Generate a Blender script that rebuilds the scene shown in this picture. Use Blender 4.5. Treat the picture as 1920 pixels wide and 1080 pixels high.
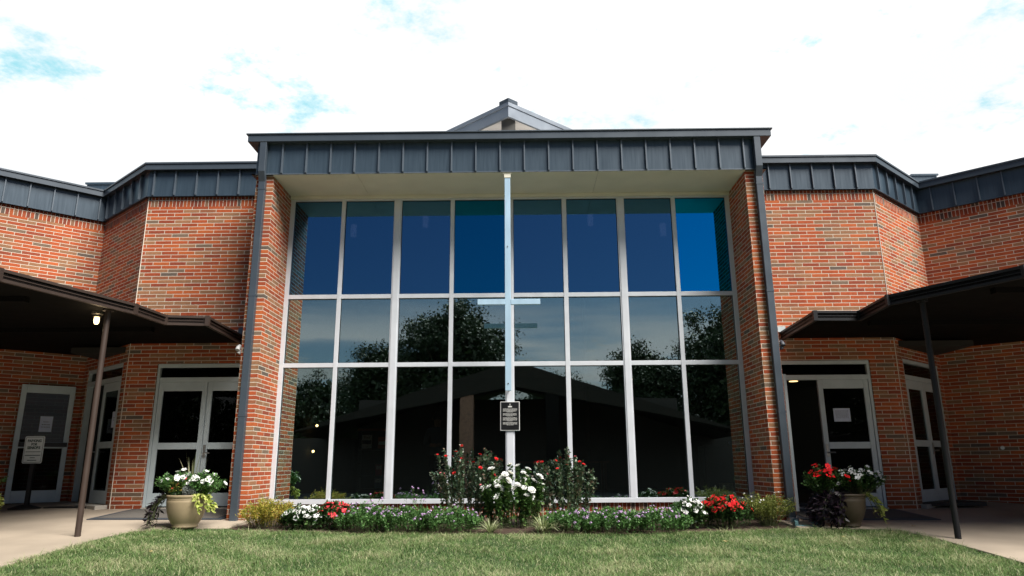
import bpy, math, random
import numpy as np
from mathutils import Vector, Matrix
R = math.radians
rng = np.random.default_rng(7)
random.seed(7)
scn = bpy.context.scene
for o in list(bpy.data.objects): bpy.data.objects.remove(o)
COL = scn.collection

# ------------------------------------------------------------------ camera
cam_d = bpy.data.cameras.new('camera'); cam = bpy.data.objects.new('camera', cam_d); COL.objects.link(cam)
yaw, pitch, roll = -0.0117, 0.2460, -0.0063
cyw, syw, cp, sp = math.cos(yaw), math.sin(yaw), math.cos(pitch), math.sin(pitch)
r_ = Vector((cyw, -syw, 0)); f_ = Vector((syw*cp, cyw*cp, sp)); u_ = r_.cross(f_)
rr = r_*math.cos(roll) + u_*math.sin(roll); uu = -r_*math.sin(roll) + u_*math.cos(roll)
M = Matrix((rr, uu, -f_)).transposed().to_4x4(); M.translation = Vector((0.178, -10.9245, 0.97))
cam.matrix_world = M
cam_d.sensor_width = 36; cam_d.lens = 36*1314.12/1920; cam_d.clip_end = 2000; cam_d.clip_start = .05
scn.camera = cam

# ------------------------------------------------------------------ light
SUN_AZ, SUN_EL = R(45), R(50)      # azimuth measured from the facade normal towards +x
sd = Vector((math.sin(SUN_AZ)*math.cos(SUN_EL), -math.cos(SUN_AZ)*math.cos(SUN_EL), math.sin(SUN_EL)))
sl = bpy.data.lights.new('sun', 'SUN'); sun = bpy.data.objects.new('sun', sl); COL.objects.link(sun)
sl.energy = 5.0; sl.angle = R(34); sl.color = (1, .95, .87)
sun.rotation_euler = (-sd).to_track_quat('-Z', 'Y').to_euler(); sun.location = (20, -20, 30)
scn.view_settings.view_transform = 'Standard'; scn.view_settings.look = 'None'
scn.view_settings.exposure = 0.62; scn.view_settings.gamma = 1; scn.view_settings.use_curve_mapping = False

def world():
    w = bpy.data.worlds.new('World'); scn.world = w; w.use_nodes = True
    nt = w.node_tree; nt.nodes.clear(); N = nt.nodes.new; L = nt.links.new
    out = N('ShaderNodeOutputWorld'); bg = N('ShaderNodeBackground'); bg.inputs[1].default_value = .05
    sky = N('ShaderNodeTexSky'); sky.sky_type = 'NISHITA'; sky.sun_disc = False
    sky.sun_elevation = SUN_EL; sky.sun_rotation = math.atan2(sd.x, sd.y); sky.air_density = 1.0; sky.dust_density = .6; sky.ozone_density = 3.2
    tc = N('ShaderNodeTexCoord'); sep = N('ShaderNodeSeparateXYZ'); L(tc.outputs['Generated'], sep.inputs[0])
    def math_(op, a, b=None, c=None, clamp=False):
        n = N('ShaderNodeMath'); n.operation = op; n.use_clamp = clamp
        for i, v in enumerate((a, b, c)):
            if v is None: continue
            if isinstance(v, (int, float)): n.inputs[i].default_value = v
            else: L(v, n.inputs[i])
        return n.outputs[0]
    zz = math_('ADD', math_('MAXIMUM', sep.outputs[2], 0), .12)
    px = math_('DIVIDE', sep.outputs[0], zz); py = math_('DIVIDE', sep.outputs[1], zz)
    cb = N('ShaderNodeCombineXYZ'); L(px, cb.inputs[0]); L(py, cb.inputs[1])
    n1 = N('ShaderNodeTexNoise'); n1.inputs["Scale"].default_value = 2.5; n1.inputs["Detail"].default_value = 10; n1.inputs["Roughness"].default_value = .66
    mp = N('ShaderNodeMapping'); mp.inputs['Location'].default_value = (7.3, 2.2, 0); mp.inputs['Scale'].default_value = (-1, 1, 1); L(cb.outputs[0], mp.inputs[0]); L(mp.outputs[0], n1.inputs['Vector'])
    # front half of the sky (north): almost closed cloud deck; behind: blue, streaks near the horizon
    def smooth(x, a, b):
        n = N('ShaderNodeMapRange'); n.interpolation_type = 'SMOOTHSTEP'; n.inputs[1].default_value = a; n.inputs[2].default_value = b
        L(x, n.inputs[0]); return n.outputs[0]
    front = smooth(sep.outputs[1], .05, .5)
    thr = math_("MULTIPLY_ADD", front, -.358, .735)         # .735 behind -> .425 in front
    low = math_('SUBTRACT', 1, smooth(sep.outputs[2], .05, .26))
    thr = math_('SUBTRACT', thr, math_('MULTIPLY', low, math_('MULTIPLY', math_('SUBTRACT', 1, front), .36)))
    m = N('ShaderNodeMapRange'); m.interpolation_type = 'SMOOTHSTEP'
    L(n1.outputs['Fac'], m.inputs[0]); L(math_('SUBTRACT', thr, .05), m.inputs[1]); L(math_('ADD', thr, .09), m.inputs[2])
    n2 = N('ShaderNodeTexNoise'); n2.inputs['Scale'].default_value = 2.6; n2.inputs['Detail'].default_value = 6; L(cb.outputs[0], n2.inputs['Vector'])
    cc = N('ShaderNodeMix'); cc.data_type = 'RGBA'; L(smooth(n2.outputs['Fac'], .35, .65), cc.inputs[0])
    cc.inputs[6].default_value = (13., 13.4, 13.7, 1); cc.inputs[7].default_value = (16., 16., 16., 1)
    # clouds behind are seen against the sun's side: greyer
    cg = N('ShaderNodeMix'); cg.data_type = 'RGBA'; L(front, cg.inputs[0]); cg.inputs[6].default_value = (4.4, 4.3, 4.4, 1); L(cc.outputs[2], cg.inputs[7])
    # hazy sky brightens towards the front
    hz = N('ShaderNodeMix'); hz.data_type = 'RGBA'; L(math_('MULTIPLY', front, .95), hz.inputs[0]); L(sky.outputs[0], hz.inputs[6]); hz.inputs[7].default_value = (5.4, 11.0, 12.4, 1)
    dk = N('ShaderNodeVectorMath'); dk.operation = 'SCALE'; L(hz.outputs[2], dk.inputs[0]); L(math_('MULTIPLY_ADD', front, .32, .68), dk.inputs['Scale'])
    mx = N('ShaderNodeMix'); mx.data_type = 'RGBA'; L(m.outputs[0], mx.inputs[0]); L(dk.outputs[0], mx.inputs[6]); L(cg.outputs[2], mx.inputs[7])
    sv = N('ShaderNodeCombineXYZ'); L(math_('MULTIPLY', sep.outputs[0], 2.2), sv.inputs[0]); L(math_('MULTIPLY', sep.outputs[1], 2.2), sv.inputs[1]); L(math_('MULTIPLY', sep.outputs[2], 17.), sv.inputs[2])
    n3 = N('ShaderNodeTexNoise'); n3.inputs['Scale'].default_value = 1.3; n3.inputs['Detail'].default_value = 7; L(sv.outputs[0], n3.inputs['Vector'])
    band_ = math_('SUBTRACT', 1, smooth(sep.outputs[2], .15, .25)); sm_ = math_('MULTIPLY', math_('MULTIPLY', smooth(n3.outputs['Fac'], .40, .62), band_), math_('SUBTRACT', 1, front))
    mx2 = N('ShaderNodeMix'); mx2.data_type = 'RGBA'; L(math_('MULTIPLY', sm_, .9), mx2.inputs[0]); L(mx.outputs[2], mx2.inputs[6]); mx2.inputs[7].default_value = (7.0, 6.4, 6.7, 1); mx = mx2
    L(mx.outputs[2], bg.inputs[0]); L(bg.outputs[0], out.inputs[0])
world()

# ------------------------------------------------------------------ materials
MATS = {}
def newmat(name):
    m = bpy.data.materials.new(name); m.use_nodes = True; nt = m.node_tree; nt.nodes.clear()
    out = nt.nodes.new('ShaderNodeOutputMaterial'); return m, nt, out
def mnode(nt, op, *a, clamp=False):
    n = nt.nodes.new('ShaderNodeMath'); n.operation = op; n.use_clamp = clamp
    for i, v in enumerate(a):
        if isinstance(v, (int, float)): n.inputs[i].default_value = v
        else: nt.links.new(v, n.inputs[i])
    return n.outputs[0]
def mat(name, col, rough=.6, metal=0., noise=.12, nscale=6., bump=0., bscale=60., spec=.5, emit=None, estr=0., stretch=None, coat=0.):
    if name in MATS: return MATS[name]
    m, nt, out = newmat(name); N = nt.nodes.new; L = nt.links.new
    p = N('ShaderNodeBsdfPrincipled'); p.inputs['Roughness'].default_value = rough; p.inputs['Metallic'].default_value = metal
    p.inputs['Specular IOR Level'].default_value = spec; p.inputs['Coat Weight'].default_value = coat
    tc = N('ShaderNodeTexCoord'); src = tc.outputs['Object']
    if stretch:
        mp = N('ShaderNodeMapping'); mp.inputs['Scale'].default_value = stretch; L(src, mp.inputs[0]); src = mp.outputs[0]
    if noise > 0:
        n = N('ShaderNodeTexNoise'); n.inputs['Scale'].default_value = nscale; n.inputs['Detail'].default_value = 6; L(src, n.inputs['Vector'])
        mr = N('ShaderNodeMapRange'); mr.inputs[1].default_value = .25; mr.inputs[2].default_value = .75; mr.inputs[3].default_value = 1-noise; mr.inputs[4].default_value = 1+noise
        L(n.outputs['Fac'], mr.inputs[0])
        v = N('ShaderNodeVectorMath'); v.operation = 'SCALE'; v.inputs[0].default_value = col; L(mr.outputs[0], v.inputs['Scale'])
        L(v.outputs[0], p.inputs['Base Color'])
        r2 = mnode(nt, 'MULTIPLY_ADD', n.outputs['Fac'], .2, rough-.1); L(r2, p.inputs['Roughness'])
    else: p.inputs['Base Color'].default_value = (*col, 1)
    if bump > 0:
        nb = N('ShaderNodeTexNoise'); nb.inputs['Scale'].default_value = bscale; nb.inputs['Detail'].default_value = 8; L(src, nb.inputs['Vector'])
        b = N('ShaderNodeBump'); b.inputs['Strength'].default_value = bump; b.inputs['Distance'].default_value = .01; L(nb.outputs['Fac'], b.inputs['Height']); L(b.outputs[0], p.inputs['Normal'])
    if emit: p.inputs['Emission Color'].default_value = (*emit, 1); p.inputs['Emission Strength'].default_value = estr
    L(p.outputs[0], out.inputs[0]); MATS[name] = m; return m

def brick_mat(name, swap=False, L0=.305, C0=.0677, pal=None, half=True):
    m, nt, out = newmat(name); N = nt.nodes.new; L = nt.links.new
    uv = N('ShaderNodeUVMap'); sep = N('ShaderNodeSeparateXYZ'); L(uv.outputs[0], sep.inputs[0])
    U, V = (sep.outputs[1], sep.outputs[0]) if swap else (sep.outputs[0], sep.outputs[1])
    # slight waviness of the courses
    wn = N('ShaderNodeTexNoise'); wn.inputs['Scale'].default_value = 9; L(uv.outputs[0], wn.inputs['Vector'])
    V = mnode(nt, 'ADD', V, mnode(nt, 'MULTIPLY', mnode(nt, 'SUBTRACT', wn.outputs['Fac'], .5), .006))
    vr = mnode(nt, 'DIVIDE', V, C0); row = mnode(nt, 'FLOOR', vr); fv = mnode(nt, 'SUBTRACT', vr, row)
    if half: off = mnode(nt, 'MULTIPLY', mnode(nt, 'FLOORED_MODULO', row, 2.), .5)
    else: off = 0.
    wr = N('ShaderNodeTexWhiteNoise'); wr.noise_dimensions = '1D'; L(row, wr.inputs['W'])
    jit = mnode(nt, 'MULTIPLY', mnode(nt, 'SUBTRACT', wr.outputs['Value'], .5), .12 if half else 0.)
    ur = mnode(nt, 'ADD', mnode(nt, 'ADD', mnode(nt, 'DIVIDE', U, L0), off), jit); colm = mnode(nt, 'FLOOR', ur); fu = mnode(nt, 'SUBTRACT', ur, colm)
    mj = .0105
    du = mnode(nt, 'MULTIPLY', mnode(nt, 'MINIMUM', fu, mnode(nt, 'SUBTRACT', 1., fu)), L0)
    dv = mnode(nt, 'MULTIPLY', mnode(nt, 'MINIMUM', fv, mnode(nt, 'SUBTRACT', 1., fv)), C0)
    d = mnode(nt, 'MINIMUM', du, dv)
    en = N('ShaderNodeTexNoise'); en.inputs['Scale'].default_value = 90; L(uv.outputs[0], en.inputs['Vector'])
    d = mnode(nt, 'ADD', d, mnode(nt, 'MULTIPLY', mnode(nt, 'SUBTRACT', en.outputs['Fac'], .5), .004))
    mk = N('ShaderNodeMapRange'); mk.interpolation_type = 'SMOOTHSTEP'; mk.inputs[1].default_value = mj/2-.0015; mk.inputs[2].default_value = mj/2+.002; L(d, mk.inputs[0])
    cb = N('ShaderNodeCombineXYZ'); L(colm, cb.inputs[0]); L(row, cb.inputs[1])
    wh = N('ShaderNodeTexWhiteNoise'); wh.noise_dimensions = '2D'; L(cb.outputs[0], wh.inputs['Vector'])
    rp = N('ShaderNodeValToRGB'); rp.color_ramp.interpolation = 'CONSTANT'
    pal = pal or [(0, (.42, .090, .030)), (.22, (.34, .070, .027)), (.38, (.47, .115, .035)), (.52, (.28, .062, .030)), (.60, (.29, .145, .075)), (.72, (.34, .16, .08)), (.82, (.30, .11, .055)), (.935, (.19, .13, .09)), (.975, (.13, .10, .08)), (.983, (.36, .13, .06))]
    el = rp.color_ramp.elements; el[0].position = 0; el[0].color = (*pal[0][1], 1); el[1].position = pal[1][0]; el[1].color = (*pal[1][1], 1)
    for p_, c_ in pal[2:]: e = el.new(p_); e.color = (*c_, 1)
    L(wh.outputs['Value'], rp.inputs[0])
    # variation inside a brick + large weathering
    n1 = N('ShaderNodeTexNoise'); n1.inputs['Scale'].default_value = 70; n1.inputs['Detail'].default_value = 4
    mp = N('ShaderNodeMapping'); mp.inputs['Scale'].default_value = (.35, 1, 1) if not swap else (1, .35, 1); L(uv.outputs[0], mp.inputs[0]); L(mp.outputs[0], n1.inputs['Vector'])
    n2 = N('ShaderNodeTexNoise'); n2.inputs['Scale'].default_value = .9; n2.inputs['Detail'].default_value = 5; L(uv.outputs[0], n2.inputs['Vector'])
    f = mnode(nt, 'ADD', mnode(nt, 'MULTIPLY', n1.outputs['Fac'], .75), mnode(nt, 'MULTIPLY_ADD', n2.outputs['Fac'], .35, .42))
    # rain streaks and grime near the ground
    ms_ = N('ShaderNodeMapping'); ms_.inputs['Scale'].default_value = (5., .35, 1.); L(uv.outputs[0], ms_.inputs[0])
    n4 = N('ShaderNodeTexNoise'); n4.inputs['Scale'].default_value = 1.; n4.inputs['Detail'].default_value = 5; L(ms_.outputs[0], n4.inputs['Vector'])
    f = mnode(nt, 'MULTIPLY', f, mnode(nt, 'MULTIPLY_ADD', n4.outputs['Fac'], .5, .75))
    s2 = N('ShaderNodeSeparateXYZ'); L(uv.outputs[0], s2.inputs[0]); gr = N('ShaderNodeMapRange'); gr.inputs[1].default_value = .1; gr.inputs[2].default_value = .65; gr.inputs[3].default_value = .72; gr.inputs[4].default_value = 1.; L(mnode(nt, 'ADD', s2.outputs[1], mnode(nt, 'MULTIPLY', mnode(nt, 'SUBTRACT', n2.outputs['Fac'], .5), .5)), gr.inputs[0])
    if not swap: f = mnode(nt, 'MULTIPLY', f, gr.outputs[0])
    sc = N('ShaderNodeVectorMath'); sc.operation = 'SCALE'; L(rp.outputs[0], sc.inputs[0]); L(f, sc.inputs['Scale'])
    ms = N('ShaderNodeVectorMath'); ms.operation = 'SCALE'; ms.inputs[0].default_value = (.64, .56, .46); L(mnode(nt, 'MULTIPLY_ADD', n2.outputs['Fac'], .5, .75), ms.inputs['Scale'])
    mx = N('ShaderNodeMix'); mx.data_type = 'RGBA'; L(mk.outputs[0], mx.inputs[0]); L(ms.outputs[0], mx.inputs[6]); L(sc.outputs[0], mx.inputs[7])
    p = N('ShaderNodeBsdfPrincipled'); p.inputs['Roughness'].default_value = .82; p.inputs['Specular IOR Level'].default_value = .25; L(mx.outputs[2], p.inputs['Base Color'])
    b = N('ShaderNodeBump'); b.inputs['Strength'].default_value = .7; b.inputs['Distance'].default_value = .006
    L(mnode(nt, 'ADD', mk.outputs[0], mnode(nt, 'MULTIPLY', n1.outputs['Fac'], .25)), b.inputs['Height']); L(b.outputs[0], p.inputs['Normal'])
    L(p.outputs[0], out.inputs[0]); return m
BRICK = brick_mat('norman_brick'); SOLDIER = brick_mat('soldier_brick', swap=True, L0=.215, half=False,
    pal=[(0, (.34, .075, .03)), (.25, (.26, .055, .026)), (.5, (.38, .09, .03)), (.68, (.24, .12, .07)), (.8, (.20, .05, .03)), (.92, (.11, .08, .065))])

def foliage_mat(name, c1, c2, c3=None, trans=.3, rough=.5, spec=.35):
    if name in MATS: return MATS[name]
    m, nt, out = newmat(name); N = nt.nodes.new; L = nt.links.new
    at = N('ShaderNodeAttribute'); at.attribute_name = 'rnd'
    rp = N('ShaderNodeValToRGB'); e = rp.color_ramp.elements; e[0].color = (*c1, 1); e[1].color = (*c2, 1)
    if c3: e[1].position = .6; k = e.new(1.); k.color = (*c3, 1)
    L(at.outputs['Fac'], rp.inputs[0])
    p = N('ShaderNodeBsdfPrincipled'); p.inputs['Roughness'].default_value = rough; p.inputs['Specular IOR Level'].default_value = spec; L(rp.outputs[0], p.inputs['Base Color'])
    t = N('ShaderNodeBsdfTranslucent'); L(rp.outputs[0], t.inputs[0])
    mx = N('ShaderNodeMixShader'); mx.inputs[0].default_value = trans; L(p.outputs[0], mx.inputs[1]); L(t.outputs[0], mx.inputs[2]); L(mx.outputs[0], out.inputs[0])
    MATS[name] = m; return m

def glass_mat(name, tint, refl, fac=.16, power=1.):
    m, nt, out = newmat(name); N = nt.nodes.new; L = nt.links.new
    t = N('ShaderNodeBsdfTransparent'); t.inputs[0].default_value = (*tint, 1)
    g = N('ShaderNodeBsdfGlossy'); g.inputs['Roughness'].default_value = 0.; g.inputs[0].default_value = (*refl, 1)
    nz = N('ShaderNodeTexNoise'); nz.inputs['Scale'].default_value = 1.1; tc = N('ShaderNodeTexCoord'); L(tc.outputs['Object'], nz.inputs['Vector'])
    b = N('ShaderNodeBump'); b.inputs['Strength'].default_value = .012; b.inputs['Distance'].default_value = .05; L(nz.outputs['Fac'], b.inputs['Height']); L(b.outputs[0], g.inputs['Normal'])
    fr = N('ShaderNodeFresnel'); fr.inputs[0].default_value = 1.5
    f = mnode(nt, 'ADD', mnode(nt, 'MULTIPLY', fr.outputs[0], .8), fac, clamp=True)
    mx = N('ShaderNodeMixShader'); L(f, mx.inputs[0]); L(t.outputs[0], mx.inputs[1]); L(g.outputs[0], mx.inputs[2]); L(mx.outputs[0], out.inputs[0]); return m
G_MAIN = glass_mat('tinted_glass', (.86, .87, .82), (.78, 1.0, 1.0), .36)
G_TOP = glass_mat('blue_tinted_glass', (.14, .15, .18), (.20, .54, .95), .36)
G_TOP2 = glass_mat('clear_blue_glass', (.12, .14, .18), (.02, .50, 1.0), .32)
G_TOP3 = glass_mat('vivid_blue_glass', (.06, .08, .15), (.0, .46, 1.0), .75)
G_DOOR = glass_mat('door_glass', (.40, .40, .38), (.55, .6, .6), .0)

SLATE = mat('slate_metal', (.044, .070, .098), .36, .15, .16, 4, stretch=(9, 9, .5), spec=.6)
SEAM = mat('seam_edge', (.10, .125, .155), .38, .15, .08, 3, spec=.6)
SLATE2 = mat('slate_trim', (.060, .078, .100), .38, .15, .08, 3, spec=.6)
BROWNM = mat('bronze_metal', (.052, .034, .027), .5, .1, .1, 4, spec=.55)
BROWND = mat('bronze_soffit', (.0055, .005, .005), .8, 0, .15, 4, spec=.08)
ALU = mat('aluminium_frame', (.66, .69, .74), .42, .15, .05, 5, spec=.5)
ALUD = mat('door_aluminium', (.52, .60, .63), .45, .1, .07, 5)
SOFF = mat('painted_soffit', (.72, .70, .60), .75, 0, .06, 2.5)
CROSSM = mat('satin_steel', (.46, .64, .79), .38, .3, .08, 8, stretch=(1, 1, .3))
CONC = mat('concrete', (.385, .32, .25), .85, 0, .13, 1.7, bump=.35, bscale=90)
CONCD = mat('concrete_step', (.42, .39, .34), .85, 0, .15, 5, bump=.3)
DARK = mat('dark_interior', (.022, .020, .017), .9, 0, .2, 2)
BLACK = mat('black_plastic', (.012, .012, .013), .5, 0, .1, 8)
RUBBER = mat('mat_rubber', (.045, .055, .07), .6, 0, .1, 20)
CARPET = mat('mat_carpet', (.11, .10, .09), .95, 0, .25, 60, bump=.5, bscale=220)
WHITEP = mat('white_plastic', (.75, .75, .74), .4, 0, .04, 8)
PAPER = mat('paper', (.60, .66, .80), .7, 0, .04, 10)
SOIL = mat('mulch', (.055, .032, .02), .95, 0, .45, 30, bump=1., bscale=60)
STEELH = mat('brushed_handle', (.45, .45, .44), .3, .9, .05, 8)
INK = mat('ink', (.03, .05, .05), .7, 0, 0)

# ------------------------------------------------------------------ mesh helpers
class MB:
    def __init__(s): s.v = []; s.f = []; s.uv = []; s.r = []; s.cut = None; s.m2 = None
    def quad(s, pts, uvs=None, r=0.):
        b = len(s.v); s.v += [tuple(p) for p in pts]; s.f.append(tuple(range(b, b+len(pts)))); s.uv += (list(uvs) if uvs else [(0, 0)]*len(pts)); s.r += [r]*len(pts)
    def hexa(s, c):           # 8 corners: bottom 0-3 ccw, top 4-7
        b = len(s.v); s.v += [tuple(p) for p in c]; s.r += [0.]*8
        for f in ((3, 2, 1, 0), (4, 5, 6, 7), (0, 1, 5, 4), (1, 2, 6, 5), (2, 3, 7, 6), (3, 0, 4, 7)):
            s.f.append(tuple(b+i for i in f)); s.uv += [(0, 0)]*4
        s.shared = True
    def box(s, x0, y0, z0, x1, y1, z1):
        s.hexa([(x0, y0, z0), (x1, y0, z0), (x1, y1, z0), (x0, y1, z0), (x0, y0, z1), (x1, y0, z1), (x1, y1, z1), (x0, y1, z1)])
    def obox(s, O, d, s0, s1, n0, n1, z0, z1):   # oriented: O origin, d unit dir (x,y); n outward
        n = (d[1], -d[0]); P = lambda a, b, z: (O[0]+d[0]*a+n[0]*b, O[1]+d[1]*a+n[1]*b, z)
        s.hexa([P(s0, n1, z0), P(s1, n1, z0), P(s1, n0, z0), P(s0, n0, z0), P(s0, n1, z1), P(s1, n1, z1), P(s1, n0, z1), P(s0, n0, z1)])
    def prism(s, poly, z0, z1):
        n = len(poly); b = len(s.v)
        zf = (lambda z: z if callable(z) else (lambda x, y: z)); a0 = zf(z0); a1 = zf(z1)
        s.v += [(x, y, a0(x, y)) for x, y in poly]+[(x, y, a1(x, y)) for x, y in poly]; s.r += [0.]*(2*n)
        s.f.append(tuple(b+i for i in reversed(range(n)))); s.uv += [(0, 0)]*n
        s.f.append(tuple(b+n+i for i in range(n))); s.uv += [(0, 0)]*n
        for i in range(n):
            j = (i+1) % n; s.f.append((b+i, b+j, b+n+j, b+n+i)); s.uv += [(0, 0)]*4
    def tube(s, pts, rad, seg=10, cap=True):
        pts = [Vector(p) for p in pts]; rad = rad if isinstance(rad, (list, tuple)) else [rad]*len(pts); rings = []
        up = None
        for i, p in enumerate(pts):
            t = (pts[min(i+1, len(pts)-1)]-pts[max(i-1, 0)]).normalized()
            if up is None: up = Vector((0, 0, 1)) if abs(t.z) < .9 else Vector((1, 0, 0))
            a = t.cross(up).normalized(); bb = a.cross(t).normalized(); up = bb if abs(t.dot(bb)) < .9 else up
            b = len(s.v); rings.append(b)
            for k in range(seg):
                q = p+(a*math.cos(2*math.pi*k/seg)+bb*math.sin(2*math.pi*k/seg))*rad[i]; s.v.append(tuple(q)); s.r.append(0.)
        for i in range(len(rings)-1):
            for k in range(seg):
                k2 = (k+1) % seg; s.f.append((rings[i]+k, rings[i]+k2, rings[i+1]+k2, rings[i+1]+k)); s.uv += [(0, 0)]*4
        if cap:
            s.f.append(tuple(rings[0]+k for k in reversed(range(seg)))); s.uv += [(0, 0)]*seg
            s.f.append(tuple(rings[-1]+k for k in range(seg))); s.uv += [(0, 0)]*seg
    def lathe(s, prof, c=(0, 0), seg=48):
        rings = []
        for (r, z) in prof:
            rings.append(len(s.v))
            for k in range(seg): a = 2*math.pi*k/seg; s.v.append((c[0]+r*math.cos(a), c[1]+r*math.sin(a), z)); s.r.append(0.)
        for i in range(len(rings)-1):
            for k in range(seg):
                k2 = (k+1) % seg; s.f.append((rings[i]+k, rings[i]+k2, rings[i+1]+k2, rings[i+1]+k)); s.uv += [(0, 0)]*4
    def build(s, name, m, parent=None, smooth=False, bevel=0.):
        me = bpy.data.meshes.new(name); me.from_pydata(s.v, [], s.f)
        uvl = me.uv_layers.new(name='UVMap'); uvl.data.foreach_set('uv', np.array(s.uv, dtype=np.float32).ravel())
        me.materials.append(m)
        if s.m2 is not None:
            me.materials.append(s.m2); me.polygons.foreach_set('material_index', [0 if k < s.cut else 1 for k in range(len(me.polygons))])
        if smooth: me.polygons.foreach_set('use_smooth', [True]*len(me.polygons))
        me.update(); o = bpy.data.objects.new(name, me); COL.objects.link(o)
        if parent is not None: o.parent = parent
        if bevel:
            bv = o.modifiers.new('b', 'BEVEL'); bv.width = bevel; bv.segments = 2; bv.limit_method = 'ANGLE'
        return o
def np_mesh(name, V, F, m, parent=None, rnd=None, smooth=False):
    V = np.asarray(V, dtype=np.float32); F = np.asarray(F, dtype=np.int32); me = bpy.data.meshes.new(name)
    k = F.shape[1]; me.vertices.add(len(V)); me.vertices.foreach_set('co', V.ravel())
    me.loops.add(F.size); me.loops.foreach_set('vertex_index', F.ravel())
    me.polygons.add(len(F)); me.polygons.foreach_set('loop_start', np.arange(0, F.size, k, dtype=np.int32))
    try: me.polygons.foreach_set('loop_total', np.full(len(F), k, dtype=np.int32))
    except Exception: pass
    me.update(calc_edges=True)
    if rnd is not None:
        a = me.attributes.new('rnd', 'FLOAT', 'POINT'); a.data.foreach_set('value', np.asarray(rnd, dtype=np.float32))
    me.materials.append(m)
    if smooth: me.polygons.foreach_set('use_smooth', [True]*len(me.polygons))
    o = bpy.data.objects.new(name, me); COL.objects.link(o)
    if parent is not None: o.parent = parent
    return o
def tag(o, label=None, cat=None, group=None, kind=None):
    if label: o['label'] = label
    if cat: o['category'] = cat
    if group: o['group'] = group
    if kind: o['kind'] = kind
    return o
def empty(name, loc=(0, 0, 0), rz=0, **k):
    o = bpy.data.objects.new(name, None); COL.objects.link(o); o.location = loc; o.rotation_euler.z = rz; o.empty_display_size = .2
    return tag(o, **k)
def kids(o): return [c for c in bpy.data.objects if c.parent == o]
def copy_tree(o, parent=None):
    c = o.copy(); COL.objects.link(c); c.parent = parent
    for ch in kids(o): copy_tree(ch, c)
    return c
def text_mesh(name, body, size, m, parent=None, align='CENTER', loc=(0, 0, 0), rot=(R(90), 0, 0), ext=.0008, bold=0., space=1.):
    cu = bpy.data.curves.new(name, 'FONT'); cu.body = body; cu.size = size; cu.align_x = align; cu.extrude = ext; cu.offset = bold; cu.space_line = space; cu.align_y = 'CENTER'
    t = bpy.data.objects.new(name+'_tmp', cu); COL.objects.link(t); bpy.context.view_layer.update()
    me = bpy.data.meshes.new_from_object(t.evaluated_get(bpy.context.evaluated_depsgraph_get())); bpy.data.objects.remove(t)
    me.materials.clear(); me.materials.append(m); o = bpy.data.objects.new(name, me); COL.objects.link(o); o.location = loc; o.rotation_euler = rot
    if parent is not None: o.parent = parent
    return o

# ------------------------------------------------------------------ numbers of the place
P, D, E = 3.944, .983, 1.344
PO = 4.235                      # outer face of the piers
ZT, ZS, Z1, Z2 = 5.685, .355, 3.823, 2.622
ZW = 5.866
FL, IL, QL, WL = (-18.7, -6.27), (-8.39, 2.71), (-6.772, E), (-PO, E)  # FL and FR ends unseen, wings extended to block side light
WR, QR, IR, FR = (PO, E), (6.745, E), (8.33, 2.74), (18.7, -6.0)
def pave(x, y): return .234-.0052*x+.055*(y-1.34)
def lawnz(x, y): return pave(x, y)-.03

# ------------------------------------------------------------------ the church
church = empty('church_building', (0, 3, 0), label='brick church with a tall glazed entrance bay between two angled wings', cat='building')
church.location = (0, 0, 0)
def facade(p0, p1, z0, z1, holes=(), rev=.12, u0=0., m=BRICK, name='wall', label=None):
    mb = MB(); dx, dy = p1[0]-p0[0], p1[1]-p0[1]; Ln = math.hypot(dx, dy); d = (dx/Ln, dy/Ln); n = (d[1], -d[0])
    P3 = lambda s, z, b=0.: (p0[0]+d[0]*s-n[0]*b, p0[1]+d[1]*s-n[1]*b, z)
    S = sorted({0, Ln, *[h[0] for h in holes], *[h[1] for h in holes]}); Z = sorted({z0, z1, *[h[2] for h in holes], *[h[3] for h in holes]})
    for a, b in zip(S, S[1:]):
        for c, e in zip(Z, Z[1:]):
            if any(h[0] <= a+1e-6 and h[1] >= b-1e-6 and h[2] <= c+1e-6 and h[3] >= e-1e-6 for h in holes): continue
            mb.quad([P3(a, c), P3(b, c), P3(b, e), P3(a, e)], [(u0+a, c), (u0+b, c), (u0+b, e), (u0+a, e)])
    for s0, s1, za, zb in holes:
        mb.quad([P3(s0, za), P3(s0, za, rev), P3(s0, zb, rev), P3(s0, zb)][::-1], [(0, za), (rev, za), (rev, zb), (0, zb)][::-1])
        mb.quad([P3(s1, za), P3(s1, za, rev), P3(s1, zb, rev), P3(s1, zb)], [(0, za), (rev, za), (rev, zb), (0, zb)])
        mb.quad([P3(s0, zb), P3(s0, zb, rev), P3(s1, zb, rev), P3(s1, zb)], [(s0, 0), (s0, rev), (s1, rev), (s1, 0)])
    # inner leaf for thickness, seen from inside
    Z0 = z0; hs = [h for h in holes]
    o = mb.build(name, m, church)
    if label: o['label'] = label
    return o
SOL = 5.675
def wing(pts, doors):
    u = 0
    for i, (a, b) in enumerate(zip(pts, pts[1:])):
        facade(a, b, -.35, SOL, doors.get(i, ()), u0=u); facade(a, b, SOL, 5.96, u0=u*1., m=SOLDIER, name='soldier_course')
        u += math.hypot(b[0]-a[0], b[1]-a[1])
lx = lambda x: x-QL[0]
wing([FL, IL, QL, WL], {1: [(.22, 1.92, .33, 2.78)], 2: [(lx(-6.24), lx(-4.40), .29, 2.73)]})
wing([WR, QR, IR, FR], {0: [(4.40-PO, 6.27-PO, .23, 2.70)], 1: [(.26, 1.93, .27, 2.75)]})
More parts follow.
